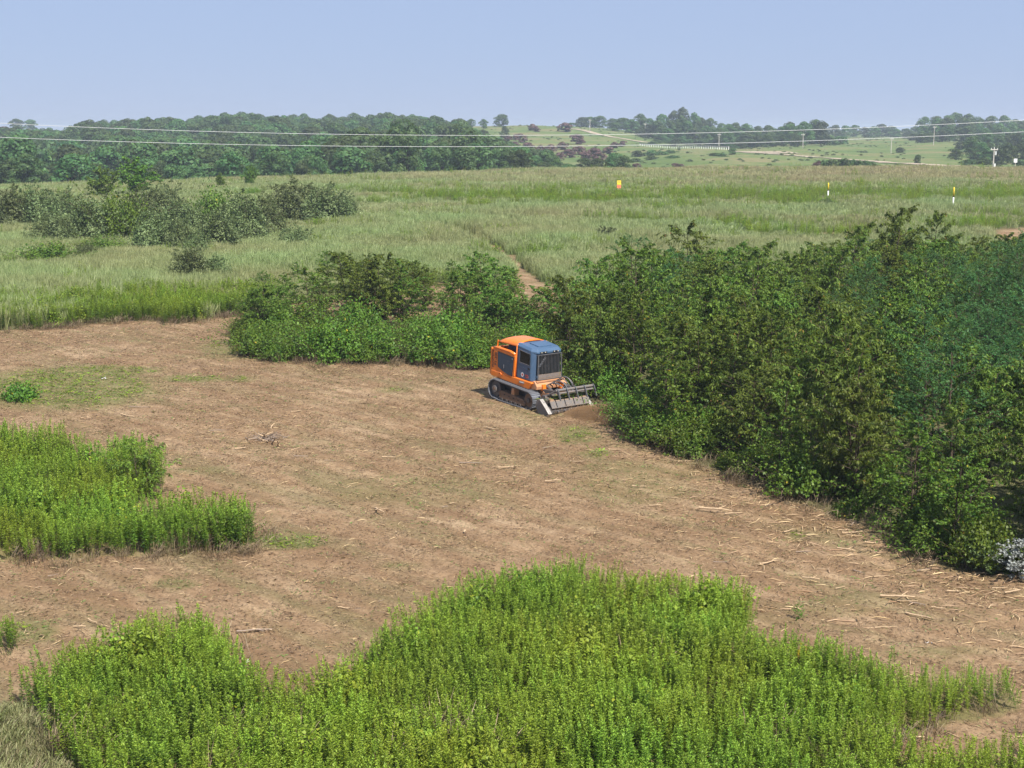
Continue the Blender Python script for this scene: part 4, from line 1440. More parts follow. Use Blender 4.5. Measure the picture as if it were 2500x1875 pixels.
def build_machine():
    mx, my = .762, 59.81
    mz = float(terrain(mx, my)) - .19
    root = empty('forestry_mulcher', (mx, my, mz), (rad(-.3), rad(3.0), rad(-50.2)))
    tag(root, 'orange and blue tracked forestry mulcher cutting along the thicket edge', 'mulcher')

    # ---- tracks
    def belt(nn):
        """track centre line (x, z, angle) evenly spaced"""
        rc, fc = (-1.02, .66, .40), (1.14, .56, .38)
        pts = []
        for k in range(24):                                   # round the rear wheel, top to bottom
            a = rad(95 + 165 * k / 23)
            pts.append((rc[0] + rc[2] * math.cos(a), rc[1] + rc[2] * math.sin(a)))
        pts += [(-.72, .225), (.9, .19)]
        for k in range(24):
            a = rad(-85 + 175 * k / 23)
            pts.append((fc[0] + fc[2] * math.cos(a), fc[1] + fc[2] * math.sin(a)))
        P = np.array(pts + [pts[0]])
        s = np.concatenate([[0], np.cumsum(np.linalg.norm(np.diff(P, axis=0), axis=1))])
        q = np.linspace(0, s[-1], nn, endpoint=False)
        x = np.interp(q, s, P[:, 0])
        z = np.interp(q, s, P[:, 1])
        x2 = np.interp((q + .02) % s[-1], s, P[:, 0])
        z2 = np.interp((q + .02) % s[-1], s, P[:, 1])
        return x, z, np.arctan2(z2 - z, x2 - x)
    sh = MB().box(-.085, .085, -.23, .23, -.012, .012)
    sh.box(.035, .06, -.225, .225, -.05, -.012)
    sh.box(-.05, -.03, -.225, .225, -.035, -.012)
    shoe = sh.mesh('track_shoe', M['steel'])
    for sgn in (-1, 1):
        yc = sgn * .95
        bx_, bz_, ba = belt(64)
        tb = MB()
        n = 64
        v = []
        for i in range(n):
            nx, nz = math.sin(ba[i]), -math.cos(ba[i])
            for dy in (-.1, .1):
                v.append((bx_[i] - nx * .035, yc + dy, bz_[i] - nz * .035))
                v.append((bx_[i] - nx * .10, yc + dy, bz_[i] - nz * .10))
        f = []
        for i in range(n):
            j = (i + 1) % n
            for a_, b_ in ((0, 1), (1, 3), (3, 2), (2, 0)):
                f.append((4 * i + a_, 4 * j + a_, 4 * j + b_, 4 * i + b_))
        tb.raw(v, f)
        tr = tb.build('track', M['steel_dark'], root)
        sx, sz, sa = belt(40)
        for i in range(40):
            put('track_shoe', shoe, tr, (sx[i], yc, sz[i]), (0, -sa[i], 0))
        fr = MB().prism([(-.72, .32), (.95, .27), (1.0, .40), (.8, .55), (-.62, .66), (-.78, .58)], yc - .17, yc + .17)
        frm = fr.build('track_frame', M['rust'], tr, .015)
        MB().prism([(.0, .56), (.24, .54), (.2, .90), (.04, .90)], yc - .14, yc + .14).build('frame_bracket', M['orange_dusty'], tr, .01)
        for k in range(5):
            x = -.55 + .3 * k
            MB().cyl_y(x, .27 - .008 * k, yc - .19, yc + .19, .085, 14).build('road_wheel', M['steel_dark'], tr)
        for k in range(4):
            x = -.42 + .3 * k
            MB().box(x, x + .09, yc + sgn * .17, yc + sgn * .176, .50 - .025 * k, .545 - .025 * k).build('frame_slot', M['rubber'], frm)
        w = MB().cyl_y(-1.02, .66, yc - .12, yc + .12, .32, 24).build('drive_wheel', M['steel_dark'], tr, .01)
        MB().cyl_y(-1.02, .66, yc + sgn * .12, yc + sgn * .22, .15, 20).build('wheel_hub', M['steel_grey'], w, .012)
        MB().cyl_y(-1.02, .66, yc + sgn * .22, yc + sgn * .235, .07, 12).build('hub_cap', M['rust'], w)
        w = MB().cyl_y(1.14, .56, yc - .10, yc + .10, .29, 24).build('idler_wheel', M['rust'], tr, .01)
        MB().cyl_y(1.14, .56, yc + sgn * .10, yc + sgn * .16, .1, 14).build('wheel_hub', M['steel_dark'], w, .01)

    # ---- lower body
    MB().box(-1.35, 1.1, -.7, .7, .55, 1.2).build('undercarriage', M['steel_dark'], root, .02)
    sk = [(-1.52, 1.15), (-1.3, 1.13), (.99, .99), (1.19, 1.28), (.06, 1.40), (.06, 2.30), (-.12, 2.37), (-1.3, 2.40), (-1.42, 2.34)]
    body = MB().prism([(-1.52, 1.15), (-1.3, 1.13), (.99, .99), (1.19, 1.28), (1.1, 1.31), (-1.5, 1.40)], -.985, .88).build('body', M['orange'], root, .03)
    for y0, y1 in ((-.975, -.90), (.80, .87)):
        MB().prism([(-1.50, 1.36), (.05, 1.36), (.06, 2.24), (-.1, 2.31), (-1.3, 2.36), (-1.42, 2.31)], y0, y1).build('side_panel', M['orange'], body, .02)
    # rounded top rail
    for sgn, yy in ((-1, -.93), (1, .83)):
        MB().tube([(-1.40, yy, 2.37), (-1.2, yy, 2.41), (-.3, yy, 2.37), (.02, yy, 2.30)], .062, 10).build('top_rail', M['orange'], body, 0, True)
    # engine under the canopy
    MB().box(-1.3, .02, -.86, .76, 1.3, 2.18, .04).build('engine_cover', M['blue_dark'], root, .03)
    eng = MB().box(-1.05, -.02, -.55, .5, 2.1, 2.52, .06).build('air_box', M['blue_dark'], root, .03)
    # hinged side door of the engine room
    dp = [(-1.08, 2.26), (-.02, 2.17), (-.09, 1.36), (-.41, 1.39), (-.70, 1.47), (-1.04, 1.61)]
    door = MB().prism(dp, -.99, -.972).build('engine_door', M['blue_dark'], root, .006)
    for i in range(len(dp)):
        a_, b_ = dp[i], dp[(i + 1) % len(dp)]
        MB().tube([(a_[0], -.985, a_[1]), (b_[0], -.985, b_[1])], .012, 6).build('door_seal', M['rubber'], door)
    MB().box(-.66, -.63, -1.012, -.99, 1.60, 1.76).build('door_handle', M['steel'], door, .006)
    MB().box(-.14, -.08, -1.005, -.99, 2.06, 2.12).build('door_latch', M['steel'], door, .004)
    # rear cabinet with tail panels
    MB().box(-1.62, -1.5, -.96, .86, 1.18, 2.36, .01).build('rear_panel', M['orange'], body, .025)
    MB().box(-1.645, -1.62, -.72, .62, 1.45, 2.15).build('radiator_grille', M['blue_dark'], root, .006)
    for k in range(9):
        MB().box(-1.66, -1.645, -.7, .6, 1.5 + .07 * k, 1.53 + .07 * k).build('radiator_slat', M['steel_dark'], root)
    MB().tube([(-.93, -1.0, 1.30), (-.90, -1.02, 1.36), (-.84, -1.02, 1.38), (-.78, -1.02, 1.34), (-.76, -1.0, 1.28)], .022, 8).build('tie_ring', M['orange'], body, 0, True)
    MB().box(.40, .72, -1.0, -.984, 1.17, 1.27).build('name_plate', M['bar_dusty'], body, .004)
    # canopy over the engine, domed, on posts
    nx, ny = 9, 9
    v = []
    for i in range(nx):
        for j in range(ny):
            u, w = i / (nx - 1), j / (ny - 1)
            x = -1.30 + 1.42 * u
            y = -.88 + 1.62 * w
            cx_, cy_ = 1 - (2 * w - 1) ** 4, 1 - max(0, 1 - 2.2 * u) ** 3
            v.append((x + .18 * (1 - u) * ((2 * w - 1) ** 2 * .6), y, 2.69 + .20 * cx_ * cy_ - .01 * u))
    f = [(i * ny + j, (i + 1) * ny + j, (i + 1) * ny + j + 1, i * ny + j + 1) for i in range(nx - 1) for j in range(ny - 1)]
    can = MB().raw(v, f).build('canopy', M['orange'], root, 0, True)
    sm = can.modifiers.new('thick', 'SOLIDIFY')
    sm.thickness = .05
    for yy in (-.86, .72):
        MB().tube([(-1.27, yy, 2.36), (-1.23, yy, 2.72)], .035, 8).build('canopy_post', M['orange'], can)
        MB().tube([(.03, yy - .03 * (yy < 0), 1.36), (.07, yy, 2.76)], .05, 10).build('canopy_pillar', M['orange'], can, 0, True)
    MB().tube([(-1.12, -.80, 2.40), (-1.1, -.8, 2.48), (-1.0, -.78, 2.5), (-.94, -.78, 2.40)], .016, 6).build('lift_eye', M['orange'], can)

    # ---- cab
    plan = [(.09, -.885), (1.0, -.885), (1.16, -.74), (1.16, .56), (1.02, .66), (.09, .66)]
    nP = len(plan)
    v = [(x, y, 1.34 if x < .5 else 1.315) for x, y in plan] + [(x, y, 2.66 - .10 * x) for x, y in plan]
    f = [tuple(range(nP))[::-1], tuple(range(nP, 2 * nP))] + [(i, (i + 1) % nP, nP + (i + 1) % nP, nP + i) for i in range(nP)]
    cab = MB().raw(v, f).build('cab', M['blue'], root, .02)
    rp = [(.06, -.90), (.98, -.90), (1.22, -.72), (1.22, .56), (1.02, .70), (.06, .70)]
    rt = [(.06, -.80), (.92, -.80), (1.12, -.66), (1.12, .50), (.96, .60), (.06, .60)]
    v = [(x, y, 2.665 - .135 * x) for x, y in rp] + [(x, y, (2.73 if x < .5 else 2.70) - .10 * x) for x, y in rp] + [(x, y, 2.82 - .11 * x) for x, y in rt]
    f = [tuple(range(nP))[::-1], tuple(range(2 * nP, 3 * nP))]
    for r_ in (0, 1):
        f += [(r_ * nP + i, r_ * nP + (i + 1) % nP, (r_ + 1) * nP + (i + 1) % nP, (r_ + 1) * nP + i) for i in range(nP)]
    roof = MB().raw(v, f).build('roof', M['blue'], cab, .012)
    hz = lambda x: 2.82 - .11 * x
    v = [(.30, -.42, hz(.3)), (.88, -.42, hz(.88)), (.88, .32, hz(.88)), (.30, .32, hz(.3))]
    v += [(x, y, z + .035) for x, y, z in v]
    MB().raw(v, [(4, 5, 6, 7), (0, 1, 5, 4), (1, 2, 6, 5), (2, 3, 7, 6), (3, 0, 4, 7)]).build('roof_hatch', M['blue'], roof, .01)
    for y0, y1 in ((-.60, -.22), (.10, .42)):
        lb = MB().box(1.205, 1.228, y0, y1, 2.52, 2.585).build('lamp_recess', M['rubber'], roof)
        for k in range(2):
            MB().tube([(1.226, y0 + .08 + k * .2, 2.553), (1.238, y0 + .08 + k * .2, 2.553)], .026, 12).build('work_lamp', M['lamp'], lb)
    dr = MB().prism([(.15, 1.38), (1.0, 1.355), (1.0, 2.53), (.17, 2.60)], -.905, -.884).build('cab_door', M['blue'], cab, .006)
    wp = [(.28, 2.03), (.96, 1.98), (.97, 2.47), (.30, 2.55)]
    win = MB().prism(wp, -.915, -.904).build('window', M['glass'], dr, .02)
    for i in range(4):
        a_, b_ = wp[i], wp[(i + 1) % 4]
        MB().tube([(a_[0], -.912, a_[1]), (b_[0], -.912, b_[1])], .018, 6).build('window_frame', M['blue_dark'] if i % 2 else M['bar'], win)
    MB().tube([(.22, -.912, 1.96), (1.0, -.912, 1.68)], .012, 6).build('door_crease', M['blue_dark'], dr)
    MB().box(.84, .96, -.94, -.905, 1.80, 1.88).build('door_handle', M['rubber'], dr, .01)
    MB().prism([(.09 + .001, 1.37), (.14, 1.37), (.15, 2.62), (.10, 2.64)], -.899, -.884).build('door_hinge_post', M['blue_dark'], cab)
    wsh = MB().raw([(1.163, -.71, 1.60), (1.163, .53, 1.60), (1.163, .53, 2.42), (1.163, -.71, 2.42), (1.175, -.71, 1.60), (1.175, .53, 1.60), (1.175, .53, 2.42), (1.175, -.71, 2.42)],
                   [(4, 5, 6, 7), (0, 1, 5, 4), (1, 2, 6, 5), (2, 3, 7, 6), (3, 0, 4, 7)]).build('windshield', M['dust_glass'], cab)
    MB().tube([(1.19, -.62, 1.95), (1.19, -.28, 2.36)], .008, 5).build('wiper', M['steel'], wsh)
    MB().tube([(1.19, -.57, 1.93), (1.19, -.23, 2.34)], .006, 5).build('wiper', M['steel'], wsh)
    # left window (other side)
    MB().prism([(.28, 1.95), (.96, 1.92), (.97, 2.45), (.30, 2.52)], .656, .668).build('window', M['glass'], cab, .02)
    # guard grille in front of the windshield
    gr = MB()
    gr.tube([(1.30, -.74, 1.42), (1.26, -.73, 2.46)], .026, 8)
    gr.tube([(1.30, .57, 1.42), (1.26, .55, 2.46)], .026, 8)
    gr.tube([(1.26, -.73, 2.46), (1.26, .55, 2.46)], .018, 8)
    gr.tube([(1.30, -.74, 1.42), (1.30, .57, 1.42)], .02, 8)
    grille = gr.build('guard_grille', M['bar'], cab)
    for k in range(15):
        y = -.65 + k * .08
        MB().tube([(1.292, y, 1.62), (1.262, y, 2.46)], .0075, 6).build('grille_bar', M['bar'], grille)
    for k in range(6):
        z = 1.45 + .037 * k
        MB().tube([(1.302 - .035 * (z - 1.42), -.74, z), (1.31, -.1, z - .012), (1.302 - .035 * (z - 1.42), .57, z)], .011, 5).build('mesh_wire', M['bar_dusty'], grille)
    for k in range(15):
        y = -.66 + k * .083
        MB().tube([(1.296, y, 1.42), (1.288, y, 1.64)], .008, 5).build('mesh_wire', M['bar_dusty'], grille)
    for z in (1.45, 2.44):
        for y in (-.73, .55):
            MB().tube([(1.15, y, z), (1.28, y, z)], .018, 6).build('grille_bracket', M['bar'], grille)
    # markings
    side = Matrix(((1, 0, 0, 0), (0, 0, -1, 0), (0, 1, 0, 0), (0, 0, 0, 1)))          # letters stand on the right side, seen from -Y

    def sidem(x, y, z, rot=0.0, s=1.0):
        return Matrix.Translation((x, y, z)) @ side @ Matrix.Rotation(rot, 4, 'Z') @ Matrix.Scale(s, 4)
    text_part('lettering', 'PRIMETECH', .145, M['black'], body, sidem(-1.38, -.981, 1.90, math.pi / 2))
    text_part('lettering', 'PT-300', .20, M['black'], body, sidem(-1.20, -.981, 1.92, math.pi / 2))
    text_part('lettering', 'PRIME', .085, M['red'], dr, sidem(.76, -.910, 1.535))
    text_part('lettering', 'TECH', .085, M['red'], dr, sidem(.77, -.910, 1.455))
    ring = MB()
    seg = 24
    for k in range(seg):
        a0, a1 = 2 * math.pi * k / seg, 2 * math.pi * (k + 1) / seg
        for (r0, r1) in ((.055, .092),):
            ring.raw([(.49 + r0 * math.cos(a0), -.909, 1.53 + r0 * math.sin(a0)), (.49 + r1 * math.cos(a0), -.909, 1.53 + r1 * math.sin(a0)), (.49 + r1 * math.cos(a1), -.909, 1.53 + r1 * math.sin(a1)), (.49 + r0 * math.cos(a1), -.909, 1.53 + r0 * math.sin(a1))], [(0, 1, 2, 3)])
    ring.build('emblem', M['white'], dr)
    MB().cyl_y(.49, 1.53, -.9085, -.906, .053, 18).build('emblem_disc', M['red'], dr)
    MB().box(.43, .69, -1.003, -1.0, 1.20, 1.24).build('name_plate_strip', M['white'], body)

    # ---- nose, arms, hoses
    MB().prism([(1.02, .98), (1.38, 1.02), (1.40, 1.16), (1.22, 1.36), (1.1, 1.36)], -.86, .82).build('nose', M['orange_dusty'], root, .02)
    MB().box(1.2, 1.32, -.8, .66, 1.30, 1.38).build('nose_sill', M['orange_dusty'], root, .015)
    for yy in (-.5, .48):
        MB().prism([(1.15, .72), (1.55, .62), (2.08, .78), (2.10, .95), (1.6, .92), (1.2, 1.02)], yy - .07, yy + .07).build('lift_arm', M['orange_dusty'], root, .02)
        MB().prism([(1.3, .95), (1.5, .98), (1.46, 1.24), (1.34, 1.22)], yy - .09, yy + .09).build('arm_bracket', M['orange'], root, .015)
        cyl = MB().tube([(1.40, yy + .16, 1.16), (1.78, yy + .16, 1.0)], .062, 12).build('hydraulic_cylinder', M['steel_dark'], root)
        MB().tube([(1.78, yy + .16, 1.0), (2.12, yy + .16, .86)], .03, 10).build('piston_rod', M['bright'], cyl)
    for k, (y0, y1, hh) in enumerate([(-.15, .28, .30), (.05, .42, .38), (.2, .58, .46), (.3, .66, .40), (-.3, .1, .22)]):
        pts = []
        for i in range(9):
            u = i / 8
            pts.append((1.36 + .78 * u, y0 + (y1 - y0) * u, 1.14 - .12 * u + hh * math.sin(math.pi * u) ** .8))
        MB().tube(pts, .024, 8).build('hydraulic_hose', M['steel_dark'] if k % 2 else M['bar'], root, 0, True)

    # ---- mulching head
    head = MB().prism([(1.95, .32), (2.12, .30), (2.30, .78), (2.22, .98), (2.05, .98), (1.93, .80)], -1.12, 1.14).build('mulcher_head', M['steel_dark'], root, .02)
    for yy, sg in ((-1.2, -1), (1.2, 1)):
        pl = MB().prism([(1.85, .80), (1.77, .47), (1.99, .14), (2.32, .04), (2.66, .28), (2.46, .47), (2.06, .80)], yy - .03, yy + .03).build('side_plate', M['steel_grey'], head, .012)
        MB().prism([(2.06, .80), (2.10, .83), (2.50, .50), (2.70, .31), (2.66, .28), (2.46, .47)], yy - .09, yy + .09).build('plate_rim', M['bright'], pl, .01)  # sun on the front edge is put into the colour as paler steel
        MB().prism([(1.99, .14), (2.32, .04), (2.66, .28), (2.62, .16), (2.40, -.02), (2.2, -.02)], yy - .05, yy + .05).build('skid_shoe', M['steel_dark'], pl, .01)
    MB().cyl_y(2.36, .34, -1.14, 1.14, .20, 20).build('rotor', M['steel_dark'], head)
    rot = MB()
    for i in range(18):
        y = -1.05 + i * .123
        a = i * 2.1
        c_, s_ = math.cos(a), math.sin(a)
        MB().box(2.36 + .22 * c_ - .03, 2.36 + .22 * c_ + .03, y - .035, y + .035, .34 + .22 * s_ - .03, .34 + .22 * s_ + .03).build('rotor_tooth', M['steel'], head, .006)
    bl = MB().prism([(2.42, .74), (2.47, .75), (2.62, .50), (2.585, .47)], -1.04, 1.04).build('front_door', M['steel_grey'], head, .008)
    MB().tube([(2.44, -1.04, .755), (2.44, 1.04, .755)], .03, 8).build('door_rail', M['bar_dusty'], bl)
    # brace from the head to the push bar
    MB().tube([(1.98, -1.12, .80), (2.48, -.86, 1.16)], .04, 8).build('push_bar_brace', M['steel_dark'], head)
    MB().tube([(1.98, 1.12, .80), (2.48, 1.1, 1.16)], .04, 8).build('push_bar_brace', M['steel_dark'], head)
    MB().prism([(1.75, 1.12), (1.85, 1.16), (2.5, 1.20), (2.5, 1.1), (1.95, 1.0)], -.88, -.78).build('push_bar_arm', M['steel_dark'], head, .01)
    MB().prism([(1.95, .9), (2.5, 1.2), (2.5, 1.08), (2.1, .85)], 1.08, 1.14).build('push_bar_arm', M['steel_dark'], head, .01)
    pb = MB().tube([(2.55, -.86, 1.22), (2.55, 1.22, 1.22)], .058, 12).build('push_bar', M['steel_grey'], head)
    MB().tube([(2.60, -.80, 1.10), (2.60, 1.18, 1.10)], .045, 12).build('push_bar_tube', M['steel_grey'], pb)
    tn = MB()
    cl_ = [(2.47, 1.27), (2.56, 1.31), (2.66, 1.24), (2.76, 1.05), (2.84, .84), (2.80, .84), (2.70, 1.0), (2.62, 1.12), (2.54, 1.16)]
    tn.prism(cl_, -.022, .022)
    tm = tn.mesh('tine', M['bar'])
    for y in (-.78, -.29, .20, .70, 1.22):
        put('tine', tm, pb, (0, y, 0))
    # soil and shredded leaves caught on the head
    v, f = [], []
    clod = MB()
    r = random.Random(4)
    for k in range(60):
        x, y = r.uniform(2.2, 2.42), r.uniform(-1.08, .95)
        z = .92 - (x - 2.2) * .75 + r.uniform(-.02, .03)
        s = r.uniform(.02, .06)
        clod.raw([(x - s, y - s, z), (x + s, y - s * .6, z - s * .2), (x + s * .7, y + s, z), (x - s * .8, y + s * .8, z), (x, y, z + s)], [(0, 1, 4), (1, 2, 4), (2, 3, 4), (3, 0, 4)])
    o = clod.build('caught_soil', M['soil'], head)
    o['kind'] = 'stuff'
    d = gen_bits(5, n=220, R=.3, L=.10, W=.06)
    vv = d[0].copy()
    vv[:, 0] = 2.31 + vv[:, 0] * .25
    vv[:, 1] = .1 + vv[:, 1] * 3.0
    vv[:, 2] = .95 - (vv[:, 0] - 2.2) * .8 + vv[:, 2]
    o = put('caught_leaves', mesh_np('caught_leaves', vv, d[1], M['maple'], {'lv': d[2]}), head)
    o['kind'] = 'stuff'
    return root


MACH = build_machine()
bpy.context.view_layer.update()
MW = MACH.matrix_world.copy()

# dust and flying chips thrown out below the head
tdust = NT('dust_cloud')
pv = tdust.n('ShaderNodeVolumePrincipled')
pv.inputs['Color'].default_value = (.62, .37, .19, 1)
pv.inputs['Density'].default_value = 2.1
pv.inputs['Anisotropy'].default_value = .1
tdust.l(pv.outputs[0], tdust.out.inputs['Volume'])


def ellipsoid(name, loc, rx, ry, rz_, rot=0.0, mat=None):
    n, m = 20, 12
    v, f = [], []
    for i in range(m + 1):
        th = math.pi * i / m
        for j in range(n):
            a = 2 * math.pi * j / n
            v.append((rx * math.sin(th) * math.cos(a), ry * math.sin(th) * math.sin(a), rz_ * math.cos(th)))
    for i in range(m):
        for j in range(n):
            f.append((i * n + j, (i + 1) * n + j, (i + 1) * n + (j + 1) % n, i * n + (j + 1) % n))
    b = MB().raw(v, f)
    o = b.build(name, mat)
    o.location = loc
    o.rotation_euler = (0, 0, rot)
    return o


for k, (lx, ly, lz, rx, ry, rz_) in enumerate([(3.25, .15, .24, .62, 1.1, .36), (3.9, .35, .30, 1.1, 1.2, .46), (4.9, .45, .24, 1.6, 1.1, .40)]):
    p = MW @ Vector((lx, ly, lz))
    o = ellipsoid('dust_cloud', p, rx, ry, rz_, rad(-50), tdust.m)
    tag(o, 'brown dust puff thrown out low in front of the mulcher head', 'dust', 'dust puffs at the mulcher head', kind='stuff')
n = 2600
u = rng.random(n) ** 1.2
lx = 2.65 + 2.2 * u
ly = rng.normal(.15, .55, n) + u * .5
lz = .15 + np.abs(rng.normal(0, .28, n)) * (1 - .3 * u)
pw = np.array([MW @ Vector((a, b, c)) for a, b, c in zip(lx, ly, lz)])
pw[:, 2] = np.maximum(pw[:, 2], terrain(pw[:, 0], pw[:, 1]) + .03)
s = rng.uniform(.08, .34, n)
point_cloud('flying_chips', P_sliver, pw, rng.uniform(0, 6.28, (n, 3)), np.stack([s, s, s], -1), rng.integers(0, 5, n), rng.random(n), np.zeros(n), 'shower of wood chips and soil flying from the mulcher head', 'chips')

# churned dark furrow of soil in front of the head comes as clods
# ------------------------------------------------------------------ branches lying on the clearing
def branch_mesh(seed, L=1.0, r0=.022, forks=1):
    r = np.random.default_rng(seed)
    u = np.linspace(0, 1, 6)
    P = np.stack([(u - .5) * L, np.cumsum(r.normal(0, .03, 6)) * L, r0 * 1.2 + np.abs(np.cumsum(r.normal(0, .012, 6))) * L], -1)
    polys = [P]
    radii = [r0 * (1 - .5 * u) * r.uniform(.8, 1.2, 6)]
    for k in range(forks):
        q = r.integers(2, 5)
        a = r.choice([-1, 1]) * r.uniform(.4, 1.0)
        l2 = L * r.uniform(.2, .45)
        w = np.linspace(0, 1, 4)
        polys.append(P[q] + np.stack([w * l2 * math.cos(a), w * l2 * math.sin(a), w * l2 * r.uniform(0, .25)], -1))
        radii.append(r0 * .6 * (1 - .6 * w))
    v, f = tubes(polys, radii, 6)
    return mesh_np('branch', v, f, M['stick'] if seed % 4 else M['greystick'], None, False)


BRM = [branch_mesh(300 + k, 1.0, .018 + .008 * (k % 3), k % 3) for k in range(8)]
# (px, py, length px, direction deg in the picture)
STK = [(340, 997, 50, -4), (315, 1017, 45, -12), (210, 1024, 26, -8), (520, 1077, 45, -8), (530, 1055, 40, 10), (590, 1098, 34, 14), (620, 1072, 30, 12), (665, 1045, 20, 62), (672, 1085, 60, -58), (690, 1090, 42, -50), (655, 1075, 35, -85), (720, 1100, 30, 22),
       (735, 1117, 34, -3), (640, 1080, 50, -25), (1085, 1005, 36, 20), (1195, 1050, 50, -35), (805, 1127, 24, -4), (720, 1006, 24, 4), (930, 1253, 55, -48), (920, 1245, 30, -10), (1085, 1240, 20, 35), (1105, 1232, 18, 15), (595, 1375, 28, 35), (340, 1395, 32, 0), (130, 1408, 28, 18),
       (1590, 1052, 26, -12), (1745, 1252, 82, -4), (1790, 1258, 50, 10), (1840, 1160, 40, -10), (1790, 1148, 30, -2), (1820, 1178, 26, 40), (1775, 1030, 20, 15), (1880, 1235, 26, 20), (1920, 1300, 30, 60), (2065, 1348, 46, -6), (2010, 1395, 30, -12), (2080, 1283, 36, 65), (2075, 1305, 44, 8),
       (2085, 1310, 40, 2), (2060, 1300, 30, 16), (1760, 1378, 40, 4), (1870, 1375, 50, 24), (2190, 1464, 84, -6), (2215, 1472, 50, -12), (2240, 1478, 40, -20), (2240, 1510, 72, -36), (2160, 1535, 60, 6), (2290, 1490, 34, -18), (2255, 1395, 40, 14), (2380, 1405, 24, 60), (2470, 1450, 44, 18), (2440, 1440, 40, 10), (2430, 1400, 30, -70),
       (2420, 1485, 30, 50), (1650, 1090, 28, 50), (1670, 1130, 36, 10), (1530, 1075, 30, 12), (1560, 1190, 34, -6), (1600, 1240, 30, 14), (1700, 1200, 30, -20), (1960, 1350, 36, -10), (2130, 1330, 40, -4), (2190, 1325, 24, 55), (2210, 1330, 24, 50), (2300, 1735, 30, 24),
       (230, 1520, 38, -18), (195, 1537, 32, 8), (50, 1500, 24, 40), (620, 1545, 90, 14), (640, 1545, 50, 10), (575, 1330, 60, 4), (840, 1490, 34, -14), (930, 1470, 20, 40), (1500, 1100, 30, 8), (1350, 1180, 40, 6), (1270, 1160, 36, -10), (1150, 1135, 60, -6), (1240, 1145, 50, -3), (1060, 1150, 36, -20), (950, 1120, 36, 4),
       (1340, 1095, 34, 12), (1410, 1130, 40, -8), (1980, 1420, 44, -4), (2050, 1440, 30, 20), (2100, 1400, 36, -30), (2330, 1450, 40, 6), (2150, 1410, 44, 12)]
for k, (a, b, ln, ang) in enumerate(STK):
    x, y, z = ground_at(a, b)
    ca, sa = math.cos(rad(ang)), math.sin(rad(ang))
    x2, y2, z2 = ground_at(a + ln / 2 * ca, b - ln / 2 * sa * .5)
    az = math.atan2(y2 - y, x2 - x)
    L = ln * y / F * (1.0 if abs(ang) < 45 else 1.1)
    me = BRM[k % len(BRM)]
    pile = 640 < a < 700 and 1035 < b < 1100
    o = put('branch', me, None, (x, y, z + .02), (0, -rad(28) if pile else random.gauss(0, .04), az), (L, L ** .5 * (1.9 if pile else 1.15), L ** .5 * (1.9 if pile else 1.15)))
    if pile:
        tag(o, 'grey splintered branch jutting from the small brush pile on the clearing', 'branch', 'branches of the small brush pile')
    else:
        tag(o, 'pale splintered branch lying on the cleared soil', 'branch', 'splintered branches on the clearing')


# the small brush pile, litter and single weeds on the clearing
def twig_pile(name, a, b, n, R, label):
    r = np.random.default_rng(n)
    polys, radii = [], []
    for k in range(n):
        az = r.uniform(0, 6.28)
        L = r.uniform(.3, 1.1)
        c = np.append(r.normal(0, R * .4, 2), 0)
        d = np.array([math.cos(az), math.sin(az), r.uniform(-.05, .55)])
        u = np.linspace(0, 1, 5)
        P = c + np.outer((u - .4) * L, d) + r.normal(0, .02, (5, 3))
        P[:, 2] = np.maximum(P[:, 2], .01) + .02
        polys.append(P)
        radii.append(r.uniform(.006, .02) * (1 - .6 * u))
    v, f = tubes(polys, radii, 5)
    o = put(name, mesh_np(name, v, f, M['greystick']), None, ground_at(a, b))
    tag(o, label, 'brush pile')


twig_pile('brush_pile', 655, 1072, 55, .7, 'small pile of grey twigs and roots on the clearing')


def scrap(a, b, s, mat, label, seed):
    r = random.Random(seed)
    m = MB()
    for k in range(6):
        x, y, z = r.gauss(0, s * .35), r.gauss(0, s * .35), r.uniform(.02, s * .5)
        q = [Vector((r.uniform(-1, 1), r.uniform(-1, 1), r.uniform(-.4, .6))) * s * .45 for _ in range(4)]
        m.raw([Vector((x, y, z + .02)) + p for p in q], [(0, 1, 2), (0, 2, 3), (0, 3, 1), (1, 3, 2)])
    o = m.build('scrap', mat)
    o.location = ground_at(a, b)
    tag(o, label, 'litter')


scrap(1135, 1300, .11, M['stick'], 'crumpled tan scrap alone on smooth brown soil', 1)
scrap(253, 928, .14, M['white'], 'white scrap beside cut leaves on the greenish ground', 2)
scrap(605, 1620, .10, M['white'], 'white scrap on the soil tongue between goldenrod clumps', 3)
scrap(2265, 1575, .10, M['white'], 'white scrap among cut stems near the right goldenrod edge', 4)
M['yellowleaf'] = leaf_mat('yellow_leaf', (.30, .28, .02), (.50, .44, .03))
ylow = (PR['low'][0][0], PR['low'][0][1].copy())
ylow[1].materials.clear()
ylow[1].materials.append(M['yellowleaf'])
one('yellow_weed', ylow, 1962, 1640, 62, .62, 'yellow leaved weed at the upper rim of the goldenrod', 'plant', ('stems', 'foliage'), w=.5)

# ------------------------------------------------------------------ markers, poles, wires, guardrail, road
M['yellow'] = simple_mat('yellow_paint', (.85, .60, .03), .5)
M['whitep'] = simple_mat('white_paint', (.80, .80, .78), .5)
M['signor'] = simple_mat('orange_red_paint', (.80, .20, .10), .5)
M['polew'] = simple_mat('pole_wood', (.46, .42, .37), .85, spec=.1, var=.2, dirt_scale=2)
M['alu'] = simple_mat('bare_wire', (.6, .6, .58), .5, metal=.0, spec=.4)
M['galv'] = simple_mat('galvanised_steel', (.62, .62, .60), .5, metal=.2)
M['gravel'] = simple_mat('gravel', (.34, .28, .20), .95, spec=.05, var=.2, dirt_scale=.5)


